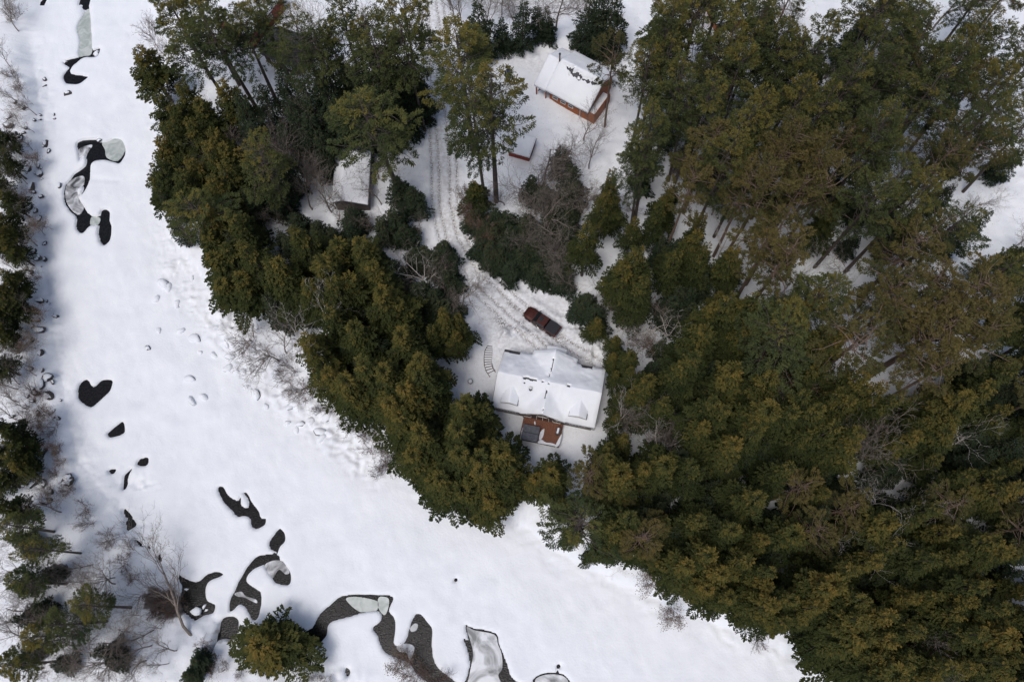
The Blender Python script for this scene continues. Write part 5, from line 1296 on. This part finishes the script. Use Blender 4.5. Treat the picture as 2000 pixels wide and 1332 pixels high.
# shrubs
sh = 'leafless brown shrub at the snowy river edge below the forest'
for px, py, h in [(490, 660, 4.5), (480, 640, 3), (560, 740, 2.6), (588, 765, 3.4), (610, 780, 3), (650, 800, 2.6), (708, 845, 3.6), (725, 870, 3.2), (745, 895, 3.4), (765, 915, 3.0), (740, 930, 2.6), (690, 830, 3), (450, 600, 2.2), (575, 720, 3), (780, 900, 2.8), (300, 75, 4.5), (310, 110, 4), (1480, 1240, 2.4), (1490, 1255, 2), (625, 800, 2.4), (520, 690, 2.6), (760, 880, 3), (700, 800, 2.5)]:
    base_px('shrub', px, py, h, sh, 'shrubs below the forest')
sh = 'leafless brown shrub among the boulders across the river'
for px, py, h in [(40, 180, 3.4), (25, 150, 3), (50, 205, 2), (30, 40, 3), (70, 790, 3), (95, 770, 2), (50, 830, 3.2), (100, 815, 2.2), (110, 835, 2), (115, 880, 2.4), (110, 930, 2.8), (130, 955, 2), (165, 990, 2.4), (180, 1020, 2), (100, 960, 2.2), (215, 1050, 2.4), (240, 1100, 2.6), (260, 1075, 2.2), (60, 660, 2), (85, 850, 2)]:
    base_px('shrub', px, py, h, sh, 'shrubs across the river')
sh = 'leafless brown shrub on the low snowy point beside the pools'
for px, py, h in [(310, 1180, 2.6), (325, 1170, 2.4), (340, 1185, 2.6), (330, 1195, 2.4), (300, 1190, 2.2), (350, 1175, 2), (420, 1290, 2.4), (445, 1300, 2), (470, 1310, 2), (810, 1320, 2.6), (835, 1325, 2.8), (860, 1330, 2.4), (620, 1320, 1.8), (400, 1260, 2), (640, 1325, 1.6), (820, 1300, 2), (315, 1160, 2.2), (295, 1165, 2)]:
    base_px('shrub', px, py, h, sh, 'shrubs on the snowy point')

# -- fill the gaps of the dense forest
def fill(poly, z, n, gap, pick, zone):
    P = np.array([at(*p, z)[:2] for p in poly]); lo, hi = P.min(0), P.max(0); done = 0
    C = rng.random((n * 8, 2)) * (hi - lo) + lo
    C = C[poly_sdf(C[:, 0], C[:, 1], P) < 0]
    for x, y in C:
        if done >= n: break
        if min((x - a) ** 2 + (y - b) ** 2 for a, b, r in PLACED) < gap * gap: continue
        kind, h = pick(x, y); tree_at(kind, x, y, h * random.uniform(.85, 1.1), L_[(zone, kind)], GROUPS[zone] + ', ' + kind); done += 1
fill([(1180, 560), (1300, 470), (1480, 540), (1560, 640), (1640, 720), (1800, 780), (2150, 640), (2200, 1345), (1820, 1345), (1680, 1240), (1520, 1160), (1370, 1090), (1260, 1010), (1225, 960), (1240, 900), (1240, 720)], 13, 20, 3.2, lambda x, y: ('hemlock', 13), 'forest')
fill([(1250, -60), (2080, -80), (2080, 260), (1940, 280), (1880, 380), (1900, 520), (2160, 560), (2160, 680), (1800, 760), (1640, 700), (1480, 520), (1330, 420), (1240, 300)], 22, 30, 4.2, lambda x, y: random.choice((('pine', 24), ('pine', 20), ('redpine', 22), ('redpine', 24), ('hemlock', 14))), 'forest')

fill([(1880, 540), (2015, 590), (2060, 1345), (1840, 1345), (1900, 900)], 3, 34, 2.9, lambda x, y: random.choice((('hemlock', 17), ('hemlock', 15), ('redpine', 20), ('hemlock', 18))), 'forest')
def under(poly, z, n, gap, zone):
    fill(poly, z, n, gap, lambda x, y: ('spruce', random.uniform(7.5, 11.5)), zone)
under([(1180, 560), (1300, 470), (1480, 540), (1560, 640), (1640, 720), (1800, 780), (2050, 640), (2080, 1345), (1800, 1345), (1670, 1255), (1510, 1175), (1360, 1110), (1270, 1040), (1235, 960), (1250, 900), (1250, 720)], 9, 130, 1.7, 'forest')
under([(330, 240), (420, 200), (470, 330), (480, 440), (700, 460), (720, 600), (830, 720), (960, 830), (985, 960), (860, 940), (780, 870), (640, 740), (520, 620), (400, 500), (310, 420), (320, 330)], 8, 50, 1.7, 'strip')
fill([(1250, 200), (1300, 60), (1900, 60), (1900, 420), (1700, 520), (1500, 500), (1330, 430), (1240, 380)], 6, 55, 2.2, lambda x, y: random.choice((('spruce', 8), ('spruce', 10), ('bare', 10), ('bare', 12), ('spruce', 7))), 'forest')
fill([(1170, 400), (1260, 330), (1420, 420), (1560, 540), (1450, 560), (1300, 500)], 12, 16, 2.6, lambda x, y: ('hemlock', 14), 'forest')
many_base('strip', 'bare', 11, [(560, 330), (520, 350), (640, 300), (480, 300), (610, 380), (700, 420, 8), (730, 450, 8), (648, 415, 10), (660, 440, 9), (745, 400, 9), (740, 350, 10), (560, 440, 9), (440, 430, 9), (820, 560, 9), (880, 600, 8), (850, 560, 8)])

fill([(1190, 400), (1250, 340), (1330, 340), (1500, 400), (1700, 430), (1760, 520), (1640, 560), (1500, 520), (1330, 470)], 3, 34, 2.5, lambda x, y: random.choice((('spruce', 9), ('hemlock', 13), ('hemlock', 15), ('bare', 11), ('pine', 22))), 'forest')

# ------------------------------------------------------------------ say of each tree where it stands
SIZE = dict(hemlock=(13.5, 17.5), pine=(22, 27), redpine=(19, 24.5), spruce=(7.2, 10.5), bare=(7.5, 11.0), birch=(11.5, 13.8), beech=(5.2, 7.0), snag=(8.5, 9.3))
DESC = dict(hemlock='olive-green hemlock', pine='feathery white pine', redpine='brownish pine with bare limbs', spruce='dark green spruce', bare='leafless grey hardwood', birch='white-limbed birch', beech='rusty-leaved beech', snag='dead grey tree')
ZONE = dict(strip='in the riverside tree belt', yard='in the thicket above the truck', forest='in the dense forest', far='on the rocky bank across the river', cabin='near the red cabin')
roots = [o for o in COL.objects if o.parent is None and o.type == 'EMPTY' and str(o.get('group', '')).split(', ')[0] in GROUPS.values()]
births = [o.location for o in roots if o.name.startswith('birch')]
LAND = [('close to the big house', Vector((*HC, 0)), 15.0), ('near the red cabin', Vector((*CA, 0)), 17.0), ('around the long outbuilding', Vector((*(G0 + gd * 7), 0)), 13.0),
        ('by the open snow clearing', Vector((*at(1960, 400, 3)[:2], 0)), 16.0), ('right beside the pickup', Vector((*TRUCK[:2], 0)), 9.0), ('by the dark pools', Vector((*at(320, 1190, 1)[:2], 0)), 11.0)]
for o in roots:
    g0, kind = o['group'].split(', '); zone = [k for k, v_ in GROUPS.items() if v_ == g0][0]
    h = o.scale[2] * max(c.dimensions[2] / max(o.scale[2], 1e-6) if False else max((v_[2] for v_ in c.bound_box), default=0) for c in o.children)
    lo, hi = SIZE[kind]; size = 'short' if h < lo else 'tall' if h > hi else 'medium-tall'
    p2 = Vector((o.location.x, o.location.y, 0)); where = ''
    for ph, c, dist in LAND:
        if (p2 - c).length < dist: where = ph; break
    if not where and zone in ('forest', 'strip'):
        rd = float(poly_sdf(np.array([p2.x]), np.array([p2.y]), RIVER)[0])
        if rd < 5.5: where = 'right on the river edge'
        elif any((Vector((b_.x, b_.y, 0)) - p2).length < 4.5 for b_ in births) and kind != 'birch': where = 'beside a white birch'
        elif rd < 13: where = 'one row back from the river'
        elif line_dist(np.array([p2.x]), np.array([p2.y]), DRIVE)[0][0] < 7: where = 'beside the driveway'
        elif zone == 'forest': where = 'deep under the canopy' if size == 'short' else 'far from any building'
    if zone == 'cabin' and where == 'near the red cabin': where = ''
    o['label'] = ' '.join((size + ' ' + DESC[kind] + ' ' + ZONE[zone] + (' ' + where if where else '')).split())
    o['group'] = o['label']
